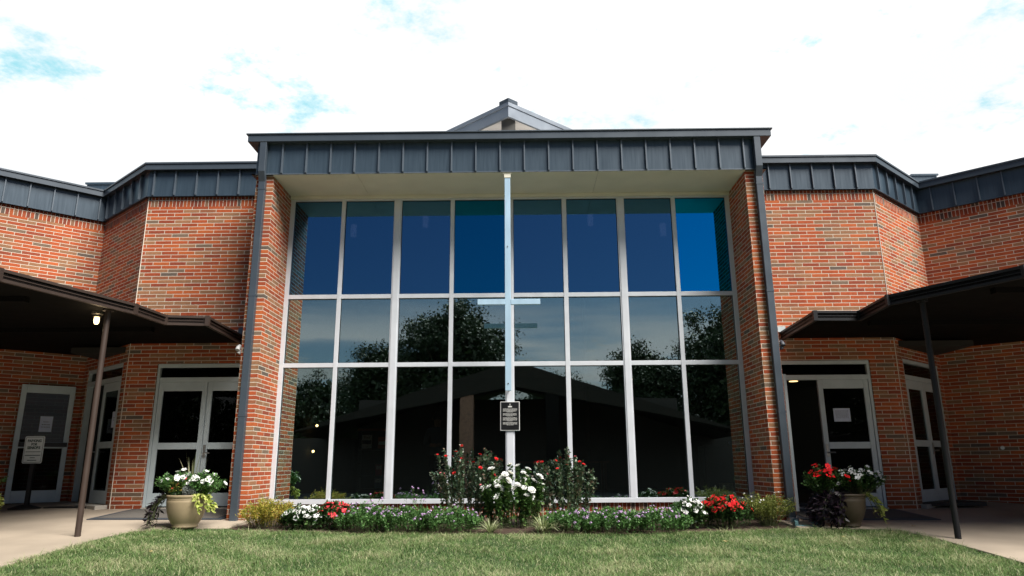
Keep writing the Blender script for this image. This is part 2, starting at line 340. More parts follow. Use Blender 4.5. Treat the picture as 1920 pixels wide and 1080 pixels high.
# the angled segment on the left runs inner corner -> QL, so s is measured from the inner corner
MORT = mat('mortar', (.70, .63, .54), .85, 0, .08, 8)
for c_, sx in ((QL, -1), (QR, 1)): mb = MB(); mb.tube([(c_[0], c_[1]-.001, -.1), (c_[0], c_[1]-.001, 5.87)], .008, 6); mb.build('corner_joint', MORT, church)
# ---- piers
for s in (-1, 1):
    mb = MB(); xs = sorted((s*P, s*PO))
    z0, z1 = -.1, 5.72
    def q(pts, uvs): mb.quad(pts, uvs)
    q([(xs[0], 0, z0), (xs[1], 0, z0), (xs[1], 0, z1), (xs[0], 0, z1)], [(0, z0), (xs[1]-xs[0], z0), (xs[1]-xs[0], z1), (0, z1)])
    a, b = (0, 1.5) if s > 0 else (1.5, 0)
    q([(xs[1], 0, z0), (xs[1], 1.5, z0), (xs[1], 1.5, z1), (xs[1], 0, z1)], [(.291, z0), (1.79, z0), (1.79, z1), (.291, z1)])
    q([(xs[0], 1.5, z0), (xs[0], 0, z0), (xs[0], 0, z1), (xs[0], 1.5, z1)], [(-1.5, z0), (0, z0), (0, z1), (-1.5, z1)])
    o = mb.build('pier', BRICK, church); o['label'] = 'sunlit brick pier left of the big window' if s < 0 else 'shaded brick pier right of the big window'
# ---- wall below the window
facade((-P, D+.0), (P, D+.0), -.1, .355, m=SOLDIER, name='sill_wall')

# ---- interior shell
mb = MB()
mb.prism([(-8, 1.5), (8, 1.5), (8, 9), (-8, 9)], .24, .30)
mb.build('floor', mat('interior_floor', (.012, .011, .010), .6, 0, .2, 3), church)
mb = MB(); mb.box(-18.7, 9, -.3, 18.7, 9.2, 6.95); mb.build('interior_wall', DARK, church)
mb = MB()
for xx in (-4.6, 4.6): mb.box(xx-.06, 1.6, .3, xx+.06, 9, 7.0)
mb.box(-2.35, 8.2, .3, -2.0, 8.99, 5.9); mb.box(2.0, 8.2, .3, 2.35, 8.99, 5.9)
mb.box(-4.5, 6.2, 2.98, 4.5, 8.99, 3.2)
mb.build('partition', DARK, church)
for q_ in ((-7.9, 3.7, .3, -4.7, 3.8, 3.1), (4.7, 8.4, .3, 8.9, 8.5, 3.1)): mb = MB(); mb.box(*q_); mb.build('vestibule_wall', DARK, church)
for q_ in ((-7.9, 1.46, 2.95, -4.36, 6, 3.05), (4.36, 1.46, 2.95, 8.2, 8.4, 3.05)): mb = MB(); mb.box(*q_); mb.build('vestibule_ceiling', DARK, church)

# ---- flat roofs
ROOFM = mat('bounce_roof_white', (.72, .71, .69), .8, 0, .08, 2)  # hidden roof made pale to bounce light onto the prow soffit
mb = MB(); mb.prism([FL, IL, QL, WL, (WL[0], 9), (-18.7, 9)][::-1], 6.30, 6.40); mb.build('roof', ROOFM, church)
mb = MB(); mb.prism([WR, QR, IR, FR, (18.7, 9), (WR[0], 9)][::-1], 6.30, 6.40); mb.build('roof', ROOFM, church)
mb = MB(); mb.box(-4.5, 2.25, 6.96, 4.5, 9.1, 7.1); mb.build('roof', ROOFM, church)
mb = MB(); mb.box(-4.5, 2.21, 6.21, 4.5, 2.249, 7.1); mb.build('parapet_wall', SLATE, church)
mb = MB(); mb.box(-4.2, .9, 6.14, 4.2, 2.2, 6.18); mb.build('ceiling', DARK, church)
mb = MB(); mb.box(-4.5, 2.26, 6.88, 4.5, 9., 6.95); mb.build('ceiling', DARK, church)

# ---- fascias
def offs(pts, d):
    out = []
    for i, p in enumerate(pts):
        ns = []
        for a, b in ((i-1, i), (i, i+1)):
            if a < 0 or b >= len(pts): continue
            dx, dy = pts[b][0]-pts[a][0], pts[b][1]-pts[a][1]; l = math.hypot(dx, dy); ns.append((dy/l, -dx/l))
        if len(ns) == 1: n = ns[0]; k = 1
        else:
            n = (ns[0][0]+ns[1][0], ns[0][1]+ns[1][1]); l = math.hypot(*n); n = (n[0]/l, n[1]/l); k = 1/(n[0]*ns[0][0]+n[1]*ns[0][1])
        out.append((p[0]+n[0]*d*k, p[1]+n[1]*d*k))
    return out
def band(mb, pts, d0, d1, z0, z1):
    A, B = offs(pts, d0), offs(pts, d1)
    for i in range(len(pts)-1):
        mb.hexa([(*B[i], z0), (*B[i+1], z0), (*A[i+1], z0), (*A[i], z0), (*B[i], z1), (*B[i+1], z1), (*A[i+1], z1), (*A[i], z1)])
def seg_seams(mb, a, b, s0, sp_, z0, z1, d0=.05, w=.02, h=.045):
    dx, dy = b[0]-a[0], b[1]-a[1]; Ln = math.hypot(dx, dy); d = (dx/Ln, dy/Ln); s = s0
    while s < Ln-.04: mb.obox(a, d, s-w/2, s+w/2, d0, d0+h, z0, z1); s += sp_
for pts, st in (([FL, IL, QL, (-4.26, E)], (.25, .22, .10)), ([(4.26, E), QR, IR, FR], (.16, .12, .3))):
    mb = MB(); band(mb, pts, .004, .05, ZW, 6.37); band(mb, pts, .051, .064, ZW-.002, ZW+.016); mb.cut = len(mb.f); mb.m2 = SEAM
    for (a, b), s0 in zip(zip(pts, pts[1:]), st): seg_seams(mb, a, b, s0, .402, ZW+.016, 6.366)
    mb.build('fascia', SLATE, church)
    mb = MB(); band(mb, pts, -.05, .15, 6.367, 6.475); band(mb, pts, -.05, .168, 6.476, 6.508)
    mb.build('gutter', SLATE2, church)
mb = MB()
mb.box(-4.232, -.05, 5.70, 4.225, 1.6, 6.25); mb.cut = len(mb.f); mb.m2 = SEAM
mb_ = MB()
for k in range(20): x = -3.794+k*.4067; mb.box(x-.011, -.095, 5.712, x+.011, -.0505, 6.244)
for y in (.35, .75, 1.15): mb.box(-4.262, y-.009, 5.712, -4.2325, y+.009, 6.19); mb.box(4.2255, y-.009, 5.712, 4.255, y+.009, 6.19)
mb.box(-4.30, -.062, 5.694, 4.29, -.0502, 5.711); mb.box(-4.30, -.062, 5.694, -4.2322, 1.3, 5.711); mb.box(4.2252, -.062, 5.694, 4.29, 1.3, 5.711)
mb.build('main_fascia', SLATE, church)
mb = MB(); mb.box(-4.372, -.17, 6.245, 4.385, 2.2, 6.366); mb.box(-4.40, -.19, 6.3665, 4.412, 2.2, 6.392)
mb.build('main_gutter', SLATE2, church, bevel=.006)
# ---- soffit over the window with joints and moulding
mb = MB()
xs = [-3.943, -2.53, 1.50, 3.943]
for a, b in zip(xs, xs[1:]): mb.box(a+.003, -.045, 5.686, b-.003, D+.3, 5.6995)
mb.box(-3.943, -.049, 5.688, 3.943, -.0455, 5.6992)
mb.build('soffit', SOFF, church)
mb = MB(); mb.box(-3.942, D-.10, 5.625, 3.942, D-.052, 5.6855); mb.build('soffit_moulding', SOFF, church, bevel=.008)

# ---- big window
win = empty('window_wall'); win.parent = church
mull = [(-2.982, .070), (-2.002, .14), (-1.019, .072), (-.006, .15), (.981, .078), (1.989, .135), (2.936, .072)]
YF, YB = D-.05, D+.06
for x, w in mull:
    mb = MB(); mb.box(x-w/2, YF, ZS+.075, x+w/2, YB, ZT-.085)
    if w > .1: mb.box(x-w/2+.02, YF-.012, ZS+.075, x+w/2-.02, YF-.0005, ZT-.085)
    mb.build('mullion', ALU, win, bevel=.004)
for s in (-1, 1):
    mb = MB(); xs = sorted((s*(P-.001), s*(P-.075))); mb.box(xs[0], YF, ZS, xs[1], YB, ZT-.001); mb.build('jamb', ALU, win, bevel=.004)
mb = MB(); mb.box(-P+.076, YF, ZT-.085, P-.076, YB, ZT-.001); mb.build('head', ALU, win, bevel=.004)
mb = MB(); mb.box(-P+.076, YF-.015, ZS, P-.076, YB, ZS+.074); mb.build('sill', ALU, win, bevel=.004)
edges = [-P+.075]+sum([[x-w/2, x+w/2] for x, w in mull], [])+[P-.075]
cells = [(edges[2*i], edges[2*i+1]) for i in range(8)]
for i, (a, b) in enumerate(cells):
    for zc in (Z1, Z2):
        mb = MB(); mb.box(a+.0005, YF+.006, zc-.037, b-.0005, YB-.006, zc+.037); mb.build('transom', ALU, win, bevel=.003)
    for j, (za, zb) in enumerate(((ZS+.075, Z2-.038), (Z2+.038, Z1-.038), (Z1+.038, ZT-.086))):
        # slim dark gasket inside the opening, then the glass
        g = G_MAIN if j < 2 else (G_TOP3 if i == 7 else G_TOP2 if i == 3 else G_TOP)
        mb = MB(); mb.box(a+.001, D-.003, za+.001, b-.001, D+.003, zb-.001); o = mb.build('pane', g, win)
        # every pane sits in its frame at a slightly different angle
        if g is G_TOP3: o['label'] = 'bright blue top pane at the right end'
mb = MB()
for a, b in cells:
    for za, zb in ((ZS+.075, Z2-.038), (Z2+.038, Z1-.038), (Z1+.038, ZT-.086)):
        y0, y1, t = D-.018, D-.0035, .007
        mb.box(a+.0008, y0, za+.0008, a+t, y1, zb-.0008); mb.box(b-t, y0, za+.0008, b-.0008, y1, zb-.0008)
        mb.box(a+t, y0, zb-t, b-t, y1, zb-.0008); mb.box(a+t, y0, za+.0008, b-t, y1, za+t)
mb.build('gasket', BLACK, win)

# ---- downspouts
for s, x, z_end in ((-1, -4.105, .13), (1, 4.145, .17)):
    mb = MB(); w, dp = .055, .085
    path = [(-.165, 6.244), (-.160, 5.72), (-.09, 5.56), (-.09, z_end)]
    b = len(mb.v)
    for (y, z) in path: mb.v += [(x-w, y, z), (x+w, y, z), (x+w, y+dp, z), (x-w, y+dp, z)]; mb.r += [0.]*4
    for i in range(len(path)-1):
        for k in range(4):
            k2 = (k+1) % 4; mb.f.append((b+4*i+k, b+4*i+4+k, b+4*i+4+k2, b+4*i+k2)[::-1]); mb.uv += [(0, 0)]*4
    mb.f.append((b, b+1, b+2, b+3)); mb.uv += [(0, 0)]*4
    ds = mb.build('downspout', SLATE2, church, bevel=.006)
    for z in (5.42, 3.6, 1.7): mb = MB(); mb.box(x-w-.004, -.094, z, x+w+.004, -.001, z+.03); mb.build('strap', SLATE2, ds)
    mb = MB(); mb.box(x-w-.004, -.17, .06, x+w+.004, .0-.002, z_end+.012); mb.build('outlet', mat('galvanised', (.66, .68, .7), .4, .6, .08, 9), ds)

# ---- prow roof of the hall behind
T = Vector((-.041, 3., 0)); prow = MB(); cap = MB(); so = MB()
for s in (-1, 1):
    d = Vector((s*.76, .65, 0)); Ln = 4.6; sl_ = .022
    def q3(a, b, z): p = T+d*a+Vector((0, b, 0)); return (p.x, p.y, z-sl_*a)
    def slab(m, a0, a1, b0, b1, z0, z1):
        c = [q3(a0, b0, z0), q3(a1, b0, z0), q3(a1, b1, z0), q3(a0, b1, z0), q3(a0, b0, z1), q3(a1, b0, z1), q3(a1, b1, z1), q3(a0, b1, z1)]
        m.hexa(c if s > 0 else [c[i] for i in (1, 0, 3, 2, 5, 4, 7, 6)])
    slab(prow, 0, Ln, .025, .10, 8.345, 8.59); slab(prow, 0, Ln, 0., .10, 8.60, 8.692); slab(prow, 0, Ln, .101, 5., 8.60, 8.68)
    slab(so, 0, Ln, .101, 3.0, 8.40, 8.43); slab(cap, 0, .27, -.01, .4, 8.693, 8.775)
pr = prow.build('prow_roof', mat('prow_trim', (.36, .40, .45), .40, .6, .06, 3, spec=.6), church); cap.build('ridge_cap', SLATE2, pr); so.build('soffit', mat('white_soffit', (.80, .76, .72), .7, 0, .04, 2), pr)
mb = MB(); mb.box(-.20, 3.22, 7.11, .11, 3.50, 8.398); mb.build('ridge_beam', mat('beam_grey', (.07, .068, .062), .7), pr)
mb = MB()
for s in (-1, 1):
    mb.prism([(-.04, 3.72), (-.04+s*3.5, 6.71), (-.04+s*3.5, 6.92), (-.04, 3.92)][::s], 7.101, 8.30)
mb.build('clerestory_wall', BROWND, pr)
# small dark roof monitors in the valley corners
for (x0, x1, y, z, ang) in ((-9.22, -8.60, 3.2, 6.965, 0), (8.62, 9.14, 3.2, 6.955, 0)):
    mb = MB(); mb.box(x0, y, 6.38, x1, y+.6, z-.04); mb.box(x0-.03, y-.03, z-.04, x1+.03, y+.63, z); mb.build('roof_hatch', SLATE, church)

# ---- door sets: each leaf a part with its panes, handle
def door_leaf(O, d, s0, s1, z0, z1, zm, tilt=0., handle=None, label=None, n0=-.07, gl=G_DOOR, zk=.215):
    t = .05; mb = MB(); st = .085
    mb.obox(O, d, s0, s0+st, n0, n0+t, z0, z1); mb.obox(O, d, s1-st, s1, n0, n0+t, z0, z1)
    mb.obox(O, d, s0+st+.0005, s1-st-.0005, n0, n0+t, z1-.15, z1); mb.obox(O, d, s0+st+.0005, s1-st-.0005, n0, n0+t, z0, z0+zk); mb.obox(O, d, s0+st+.0005, s1-st-.0005, n0, n0+t, zm-.055, zm+.055)
    lf = mb.build('door', ALUD, church, bevel=.004)
    if label: lf['label'] = label
    for a, b in ((z0+zk, zm-.055), (zm+.055, z1-.15)):
        mb = MB(); mb.obox(O, d, s0+st, s1-st, n0+.022, n0+.028, a+.001, b-.001); mb.build('pane', gl, lf)
    if handle is not None:
        hs = handle; mb = MB(); mb.obox(O, d, hs-.022, hs+.022, n0+t, n0+t+.012, zm-.19, zm+.02)
        n = (d[1], -d[0]); Pn = lambda s_, b, z: (O[0]+d[0]*s_+n[0]*b, O[1]+d[1]*s_+n[1]*b, z)
        sg = 1 if hs < (s0+s1)/2 else -1
        mb.tube([Pn(hs, n0+t+.01, zm-.12), Pn(hs, n0+t+.055, zm-.12), Pn(hs+sg*.11, n0+t+.055, zm-.12)], .011, 8)
        mb.build('handle', STEELH, lf)
    return lf
def door_frame(O, d, s0, s1, z0, z1, zt_, label=None):
    mb = MB(); w = .05; a, b = -.115, -.015
    mb.obox(O, d, s0, s0+w, a, b, z0, z1); mb.obox(O, d, s1-w, s1, a, b, z0, z1); mb.obox(O, d, s0+w, s1-w, a, b, z1-.065, z1); mb.obox(O, d, s0+w, s1-w, a, b, zt_-.04, zt_+.045)
    fr = mb.build('door_frame', ALUD, church, bevel=.004)
    if label: fr['label'] = label
    mb = MB(); mb.obox(O, d, s0+w, s1-w, -.07, -.064, zt_+.045, z1-.065); mb.build('transom_window', G_DOOR, fr); return fr
X = (1., 0.)
# left front pair
door_frame((0, E), X, -6.235, -4.405, .292, 2.725, 2.44, 'door frame of the left front entrance')
door_leaf((0, E), X, -6.18, -5.325, .31, 2.398, 1.305, label='closed left leaf of the left front entrance')
door_leaf((0, E), X, -5.315, -4.46, .31, 2.398, 1.305, handle=-5.27, label='closed right leaf of the left front entrance')
# right front pair: left leaf stands open outwards
door_frame((0, E), X, 4.405, 6.265, .235, 2.695, 2.40, 'door frame of the right front entrance')
door_leaf((0, E), X, 5.335, 6.205, .248, 2.358, 1.245, handle=5.38, label='closed right leaf of the right front entrance')
door_leaf((4.43, 1.30), (0., -1.), .0, .86, .235, 2.35, 1.245, handle=.81, n0=-.025, label='open left leaf of the right front entrance')
# angled pairs
def unit(a, b): l = math.hypot(b[0]-a[0], b[1]-a[1]); return ((b[0]-a[0])/l, (b[1]-a[1])/l), l
dL, lL = unit(IL, QL); dR, lR = unit(QR, IR)
door_frame(IL, dL, .225, 1.915, .335, 2.775, 2.50, 'door frame of the left angled entrance')
door_leaf(IL, dL, 1.075, 1.86, .345, 2.45, 1.345, handle=1.12, label='closed leaf of the left angled entrance')
dF, lF = unit(FL, IL)
door_leaf((IL[0], IL[1]), dF, -.98, -.12, .34, 2.46, 1.36, n0=.10, label='open leaf of the left angled entrance against the wall')
mb = MB(); mb.obox(IL, dF, -.90, -.14, .16, .19, 1.33, 1.41); mb.build('push_bar', BLACK, church)
door_frame(QR, dR, .265, 1.925, .275, 2.745, 2.42, 'door frame of the right angled entrance')
door_leaf(QR, dR, .32, 1.085, .285, 2.375, 1.28, handle=None, label='left leaf of the right angled entrance')
door_leaf(QR, dR, 1.095, 1.87, .285, 2.375, 1.28, handle=1.14, label='right leaf of the right angled entrance')
mb = MB(); mb.obox(IL, dL, .03, 2.02, -.12, .20, .15, .333); mb.build('door_step', CONCD, church, bevel=.012)
mb = MB(); mb.obox(QR, dR, .16, 2.06, -.12, .10, .1, .272); mb.build('door_step', CONCD, church, bevel=.012)
for q_ in ((-6.24, E-.02, .2, -4.3, E+.3, .292), (4.3, E-.02, .14, 6.27, E+.3, .234)): mb = MB(); mb.box(*q_); mb.build('threshold', CONCD, church)

# ---- canopies
def canopy(edge, back, label, mfas):
    poly = edge+back
    c = empty('canopy'); c.parent = church; c['label'] = label
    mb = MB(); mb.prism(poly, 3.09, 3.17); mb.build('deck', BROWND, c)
    inner = edge
    mb = MB(); band(mb, inner, -.04, .0, 3.052, 3.195); band(mb, inner, .0005, .018, 3.165, 3.20); band(mb, inner, .0005, .014, 3.05, 3.078); band(mb, inner, .0005, .007, 3.118, 3.128)
    mb.build('fascia', mfas, c)
    A = offs(inner, .0005)
    for p in A[1:-1]: mb = MB(); mb.prism([(p[0]-.03, p[1]-.03), (p[0]+.03, p[1]-.03), (p[0]+.03, p[1]+.03), (p[0]-.03, p[1]+.03)], 3.049, 3.203); mb.build('corner_cap', mfas, c)
    return c
# polyline order keeps the outward side on the right hand of travel
Lc = [(-7.65, -8.6), (-5.83, -3.2), (-5.263, -1.311), (-5.212, -.538), (-4.62, -.433), (-4.735, E-.003)]
Rc = [(4.775, E-.003), (4.654, -.438), (5.337, -.41), (5.25, -1.45), (6.102, -2.924), (6.42, -3.47), (18.7, -3.6)]  # unseen outer edge turned sideways so sun reaches the right paving
cl = canopy(Lc, [QL, IL, FL, (-18.7, -8.6)], 'bronze canopy over the left walkway', BROWNM)
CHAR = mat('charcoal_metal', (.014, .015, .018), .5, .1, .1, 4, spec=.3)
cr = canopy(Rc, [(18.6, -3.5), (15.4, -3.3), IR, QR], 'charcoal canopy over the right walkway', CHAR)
for c, x, y, z in ((cl, -5.506, -1.54, .06), (cr, 5.579, -1.677, 0.)):
    mb = MB(); mb.tube([(x, y, z), (x, y, 3.09)], .037, 20); mb.tube([(x, y, 3.05), (x, y, 3.09)], .07, 20); mb.build('post', BROWNM if c is cl else CHAR, c, smooth=False)
for c, s in ((cl, -1), (cr, 1)):
    for k in range(3 if s < 0 else 2):
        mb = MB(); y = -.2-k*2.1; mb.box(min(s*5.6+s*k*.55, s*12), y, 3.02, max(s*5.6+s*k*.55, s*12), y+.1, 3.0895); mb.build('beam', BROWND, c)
mb = MB(); mb.box(-4.85, E-.03, 3.2, -4.236, E-.003, 3.36); mb.build('flashing', SLATE, cl); mb = MB(); mb.box(4.236, E-.03, 3.2, 4.86, E-.003, 3.30); mb.build('flashing', ALUD, cr)

# ------------------------------------------------------------------ ground
far = MB(); far.quad([(-400, -400, -.62), (400, -400, -.62), (400, 400, -.62), (-400, 400, -.62)])
tag(far.build('ground', mat('far_grass', (.05, .075, .025), .95, 0, .3, .6)), kind='structure')
mb = MB(); mb.prism([(-60, -30), (60, -30), (60, -12.3), (-60, -12.3)], -.60, -.56); tag(mb.build('road', mat('asphalt', (.045, .045, .047), .9, 0, .2, 3, bump=.5)), kind='structure')
XL, XR, YA, YZ = -5.14, 5.33, -.83, -12.0
LP = [(-20, YZ), (-5.0, YZ), (-5.10, -3.44), (-5.15, -2.4), (-5.15, -1.45), (-5.07, -1.08), (-4.85, -.90), (-4.5, -.82), (-3.9, -.70), (-3.96, 1.34), (-4.3, 1.5), (-6.9, 1.6), (-8.6, 2.95), (-19.5, -6.6), (-20, -6.6)]
RP = [(3.97, 1.34), (3.97, -.30), (4.0, -.72), (4.6, -.76), (5.02, -.84), (5.22, -1.0), (5.33, -1.45), (5.34, -2.6), (5.32, -3.3), (5.30, YZ), (20, YZ), (20, -6.4), (19.5, -6.4), (8.5, 2.95), (6.9, 1.6), (4.3, 1.5)]
for nm, poly in (('left_walkway', LP), ('right_walkway', RP)):
    mb = MB(); mb.prism(poly, lambda x, y: pave(x, y)-.2, pave); tag(mb.build('walkway', CONC, bevel=.01), kind='structure')
# expansion joints cut into the walkways
# lawn: one gently sloped sheet
def bedfront(x): return -.78-.50*max(0, 1-((x+.1)/4.3)**2)-.03*math.sin(x*5)
nx, ny = 90, 60
xs = np.linspace(XL-.1, XR+.12, nx); ys = np.linspace(YZ, -.6, ny); V = []; F = []
for j, y in enumerate(ys):
    for i, x in enumerate(xs):
        V.append((x, y, lawnz(x, y)+.010*math.sin(x*1.7+y)*math.sin(y*1.3)))
for j in range(ny-1):
    for i in range(nx-1): a = j*nx+i; F.append((a, a+1, a+nx+1, a+nx))
lawnmat = mat('lawn_soil', (.10, .13, .055), .95, 0, .3, 9)
tag(np_mesh('lawn', V, F, lawnmat), kind='structure')
mb = MB(); bp = [(-3.9, -.72)]+[(x, bedfront(x)+.02) for x in np.linspace(-3.6, 3.7, 30)]+[(3.94, -.72), (3.94, D), (-3.94, D)]
mb.prism([(float(a), float(b)) for a, b in bp], -.05, lambda x, y: lawnz(x, max(y, -1.5))+.015 if y < -.5 else .135)
tag(mb.build('flower_bed', SOIL), kind='structure')

# ---- grass blades
def leaves(B, Dr, Ln, Wd, up=None, bend=.0, seed=1):
    """B bases, Dr unit directions -> rhombus leaves (two triangles folded along the midrib)."""
    n = len(B); g = np.random.default_rng(seed)
    ref = g.normal(size=(n, 3)) if up is None else np.tile(up, (n, 1)).astype(float)+g.normal(size=(n, 3))*.35
    S = np.cross(Dr, ref); S /= np.linalg.norm(S, axis=1)[:, None]+1e-9; Nn = np.cross(S, Dr)
    Ln = np.asarray(Ln).reshape(-1, 1)*np.ones((n, 1)); Wd = np.asarray(Wd).reshape(-1, 1)*np.ones((n, 1))
    mid = B+Dr*Ln*.45+Nn*Ln*bend; tip = B+Dr*Ln
    V = np.stack([B, mid+S*Wd/2+Nn*Wd*.12, tip, mid-S*Wd/2+Nn*Wd*.12], 1).reshape(-1, 3)
    k = np.arange(n)[:, None]*4; F = np.concatenate([k+[0, 1, 2], k+[0, 2, 3]], 0); return V, F
def grass(n, name):
    g = np.random.default_rng(3)
    x = g.uniform(XL-.08, XR+.06, n); t = g.random(n)**1.25; y = -.70-t*5.2
    bf = np.array([bedfront(v) for v in x]); keep = (y < bf+.03+g.normal(0, .02, n)) & ~((x > 4.2) & (y > -.80)) & ~((x < -4.5) & (y > -.84)) & (x > -5.16+np.where(y > -1.3, (y+1.3)*.35, 0)+g.normal(0, .012, n)) & (x < 5.345-np.where(y > -1.2, (y+1.2)*.55, 0)+g.normal(0, .012, n))
    x, y = x[keep], y[keep]; n = len(x)
    z = .234-.0052*x+.055*(y-1.34)-.035
    cl = np.sin(x*3.1+np.sin(y*2.3)*2)*np.sin(y*3.7+np.sin(x*1.9)*2)
    cl2 = np.sin(x*11+np.sin(y*7)*2)*np.sin(y*13+np.sin(x*9)*2)
    h = (.034+.026*g.random(n)+.014*cl+.013*cl2)*np.where(g.random(n) < .04, 1.8, 1.)
    a = g.uniform(0, 2*np.pi, n); ln = g.uniform(.1, 1.15, n)
    B = np.stack([x, y, z], 1); dv = np.stack([np.cos(a)*ln, np.sin(a)*ln, np.ones(n)], 1)
    w = g.uniform(.0026, .0058, n)[:, None]; s = np.stack([-np.sin(a), np.cos(a), np.zeros(n)], 1)
    m1 = B+dv*(h*.55)[:, None]; dv2 = dv.copy(); dv2[:, :2] *= 2.3; dv2[:, 2] = .55; tp = m1+dv2*(h*.55)[:, None]
    V = np.stack([B-s*w/2, B+s*w/2, m1+s*w*.42, m1-s*w*.42, tp], 1).reshape(-1, 3)
    k = np.arange(n)[:, None]*5; F = np.concatenate([k+[0, 1, 2], k+[0, 2, 3], k+[3, 2, 4]], 0)
    r = np.clip(.44+.26*cl+.16*cl2+g.normal(0, .24, n), 0, .95); r = np.where(g.random(n) < .10+.16*(cl > .45), 1., r)
    return np_mesh(name, V, F, foliage_mat('grass_blades', (.028, .085, .020), (.175, .29, .085), (.48, .47, .28), trans=.25, rough=.55), rnd=np.repeat(r, 5))
tag(grass(320000, 'grass'), kind='stuff')

# ------------------------------------------------------------------ plants
def disc_flower(r=.02, petals=5, cup=.3, c=(0, 0, 0)):
    mb = MB()
    for k in range(petals):
        a = 2*math.pi*k/petals; w = math.pi/petals*1.05
        p = [(0, 0, 0), (r*.75*math.cos(a-w), r*.75*math.sin(a-w), r*cup*.7), (r*math.cos(a-w*.4), r*math.sin(a-w*.4), r*cup), (r*math.cos(a+w*.4), r*math.sin(a+w*.4), r*cup), (r*.75*math.cos(a+w), r*.75*math.sin(a+w), r*cup*.7)]
        mb.quad([(x+c[0], y+c[1], z+c[2]) for x, y, z in p])
    return mb
def rose_mesh(r=.035):
    mb = MB()
    for ring, (rr_, cp_, n) in enumerate(((1., .35, 6), (.75, .75, 5), (.45, 1.3, 4))):
        for k in range(n):
            a = 2*math.pi*(k+ring*.4)/n; w = math.pi/n*1.3; q = r*rr_
            mb.quad([(0, 0, 0), (q*.7*math.cos(a-w), q*.7*math.sin(a-w), q*cp_*.6), (q*math.cos(a-w*.3), q*math.sin(a-w*.3), q*cp_), (q*math.cos(a+w*.3), q*math.sin(a+w*.3), q*cp_), (q*.7*math.cos(a+w), q*.7*math.sin(a+w), q*cp_*.6)])
    return mb
def cluster_mesh(r=.018, n=14):
    mb = MB(); g = np.random.default_rng(5)
    for k in range(n):
        v = g.normal(size=3); v[2] = abs(v[2])+.3; v /= np.linalg.norm(v); c = Vector(v)*r
        q = Vector(v).to_track_quat('Z', 'Y')
        pts = [q @ Vector((r*.42*math.cos(i*math.pi*.4), r*.42*math.sin(i*math.pi*.4), 0))+c for i in range(5)]
        mb.quad(pts)
    return mb
PETAL = {}
def petal(name, c, tr=.25):
    if name not in PETAL:
        m, nt, out = newmat(name); N = nt.nodes.new; L = nt.links.new
        oi = N('ShaderNodeObjectInfo'); sc = N('ShaderNodeVectorMath'); sc.operation = 'SCALE'; sc.inputs[0].default_value = c
        L(mnode(nt, 'MULTIPLY_ADD', oi.outputs['Random'], .35, .8), sc.inputs['Scale'])
        p = N('ShaderNodeBsdfPrincipled'); p.inputs['Roughness'].default_value = .5; p.inputs['Specular IOR Level'].default_value = .2; L(sc.outputs[0], p.inputs['Base Color'])
        t = N('ShaderNodeBsdfTranslucent'); L(sc.outputs[0], t.inputs[0]); mx = N('ShaderNodeMixShader'); mx.inputs[0].default_value = tr
        L(p.outputs[0], mx.inputs[1]); L(t.outputs[0], mx.inputs[2]); L(mx.outputs[0], out.inputs[0]); PETAL[name] = m
    return PETAL[name]
_fl = {}
def flower_proto(kind, mname, col):
    k = (kind, mname)
    if k not in _fl:
        mb = {'disc': lambda: disc_flower(.026, 5, .25), 'rose': rose_mesh, 'cluster': cluster_mesh, 'small': lambda: disc_flower(.011, 5, .3)}[kind]()
        me = bpy.data.meshes.new('bloom'); me.from_pydata(mb.v, [], mb.f); me.materials.append(petal(mname, col)); _fl[k] = me
    return _fl[k]
def bloom(name, me, parent, loc, nrm, sc=1.):
    o = bpy.data.objects.new(name, me); COL.objects.link(o); o.parent = parent; o.location = loc
    q = Vector(nrm).to_track_quat('Z', 'Y'); o.rotation_mode = 'QUATERNION'; o.rotation_quaternion = q; o.scale = (sc, sc, sc); return o
STEM = mat('green_stem', (.07, .09, .03), .7, 0, .2, 20)
DENS = 1.8
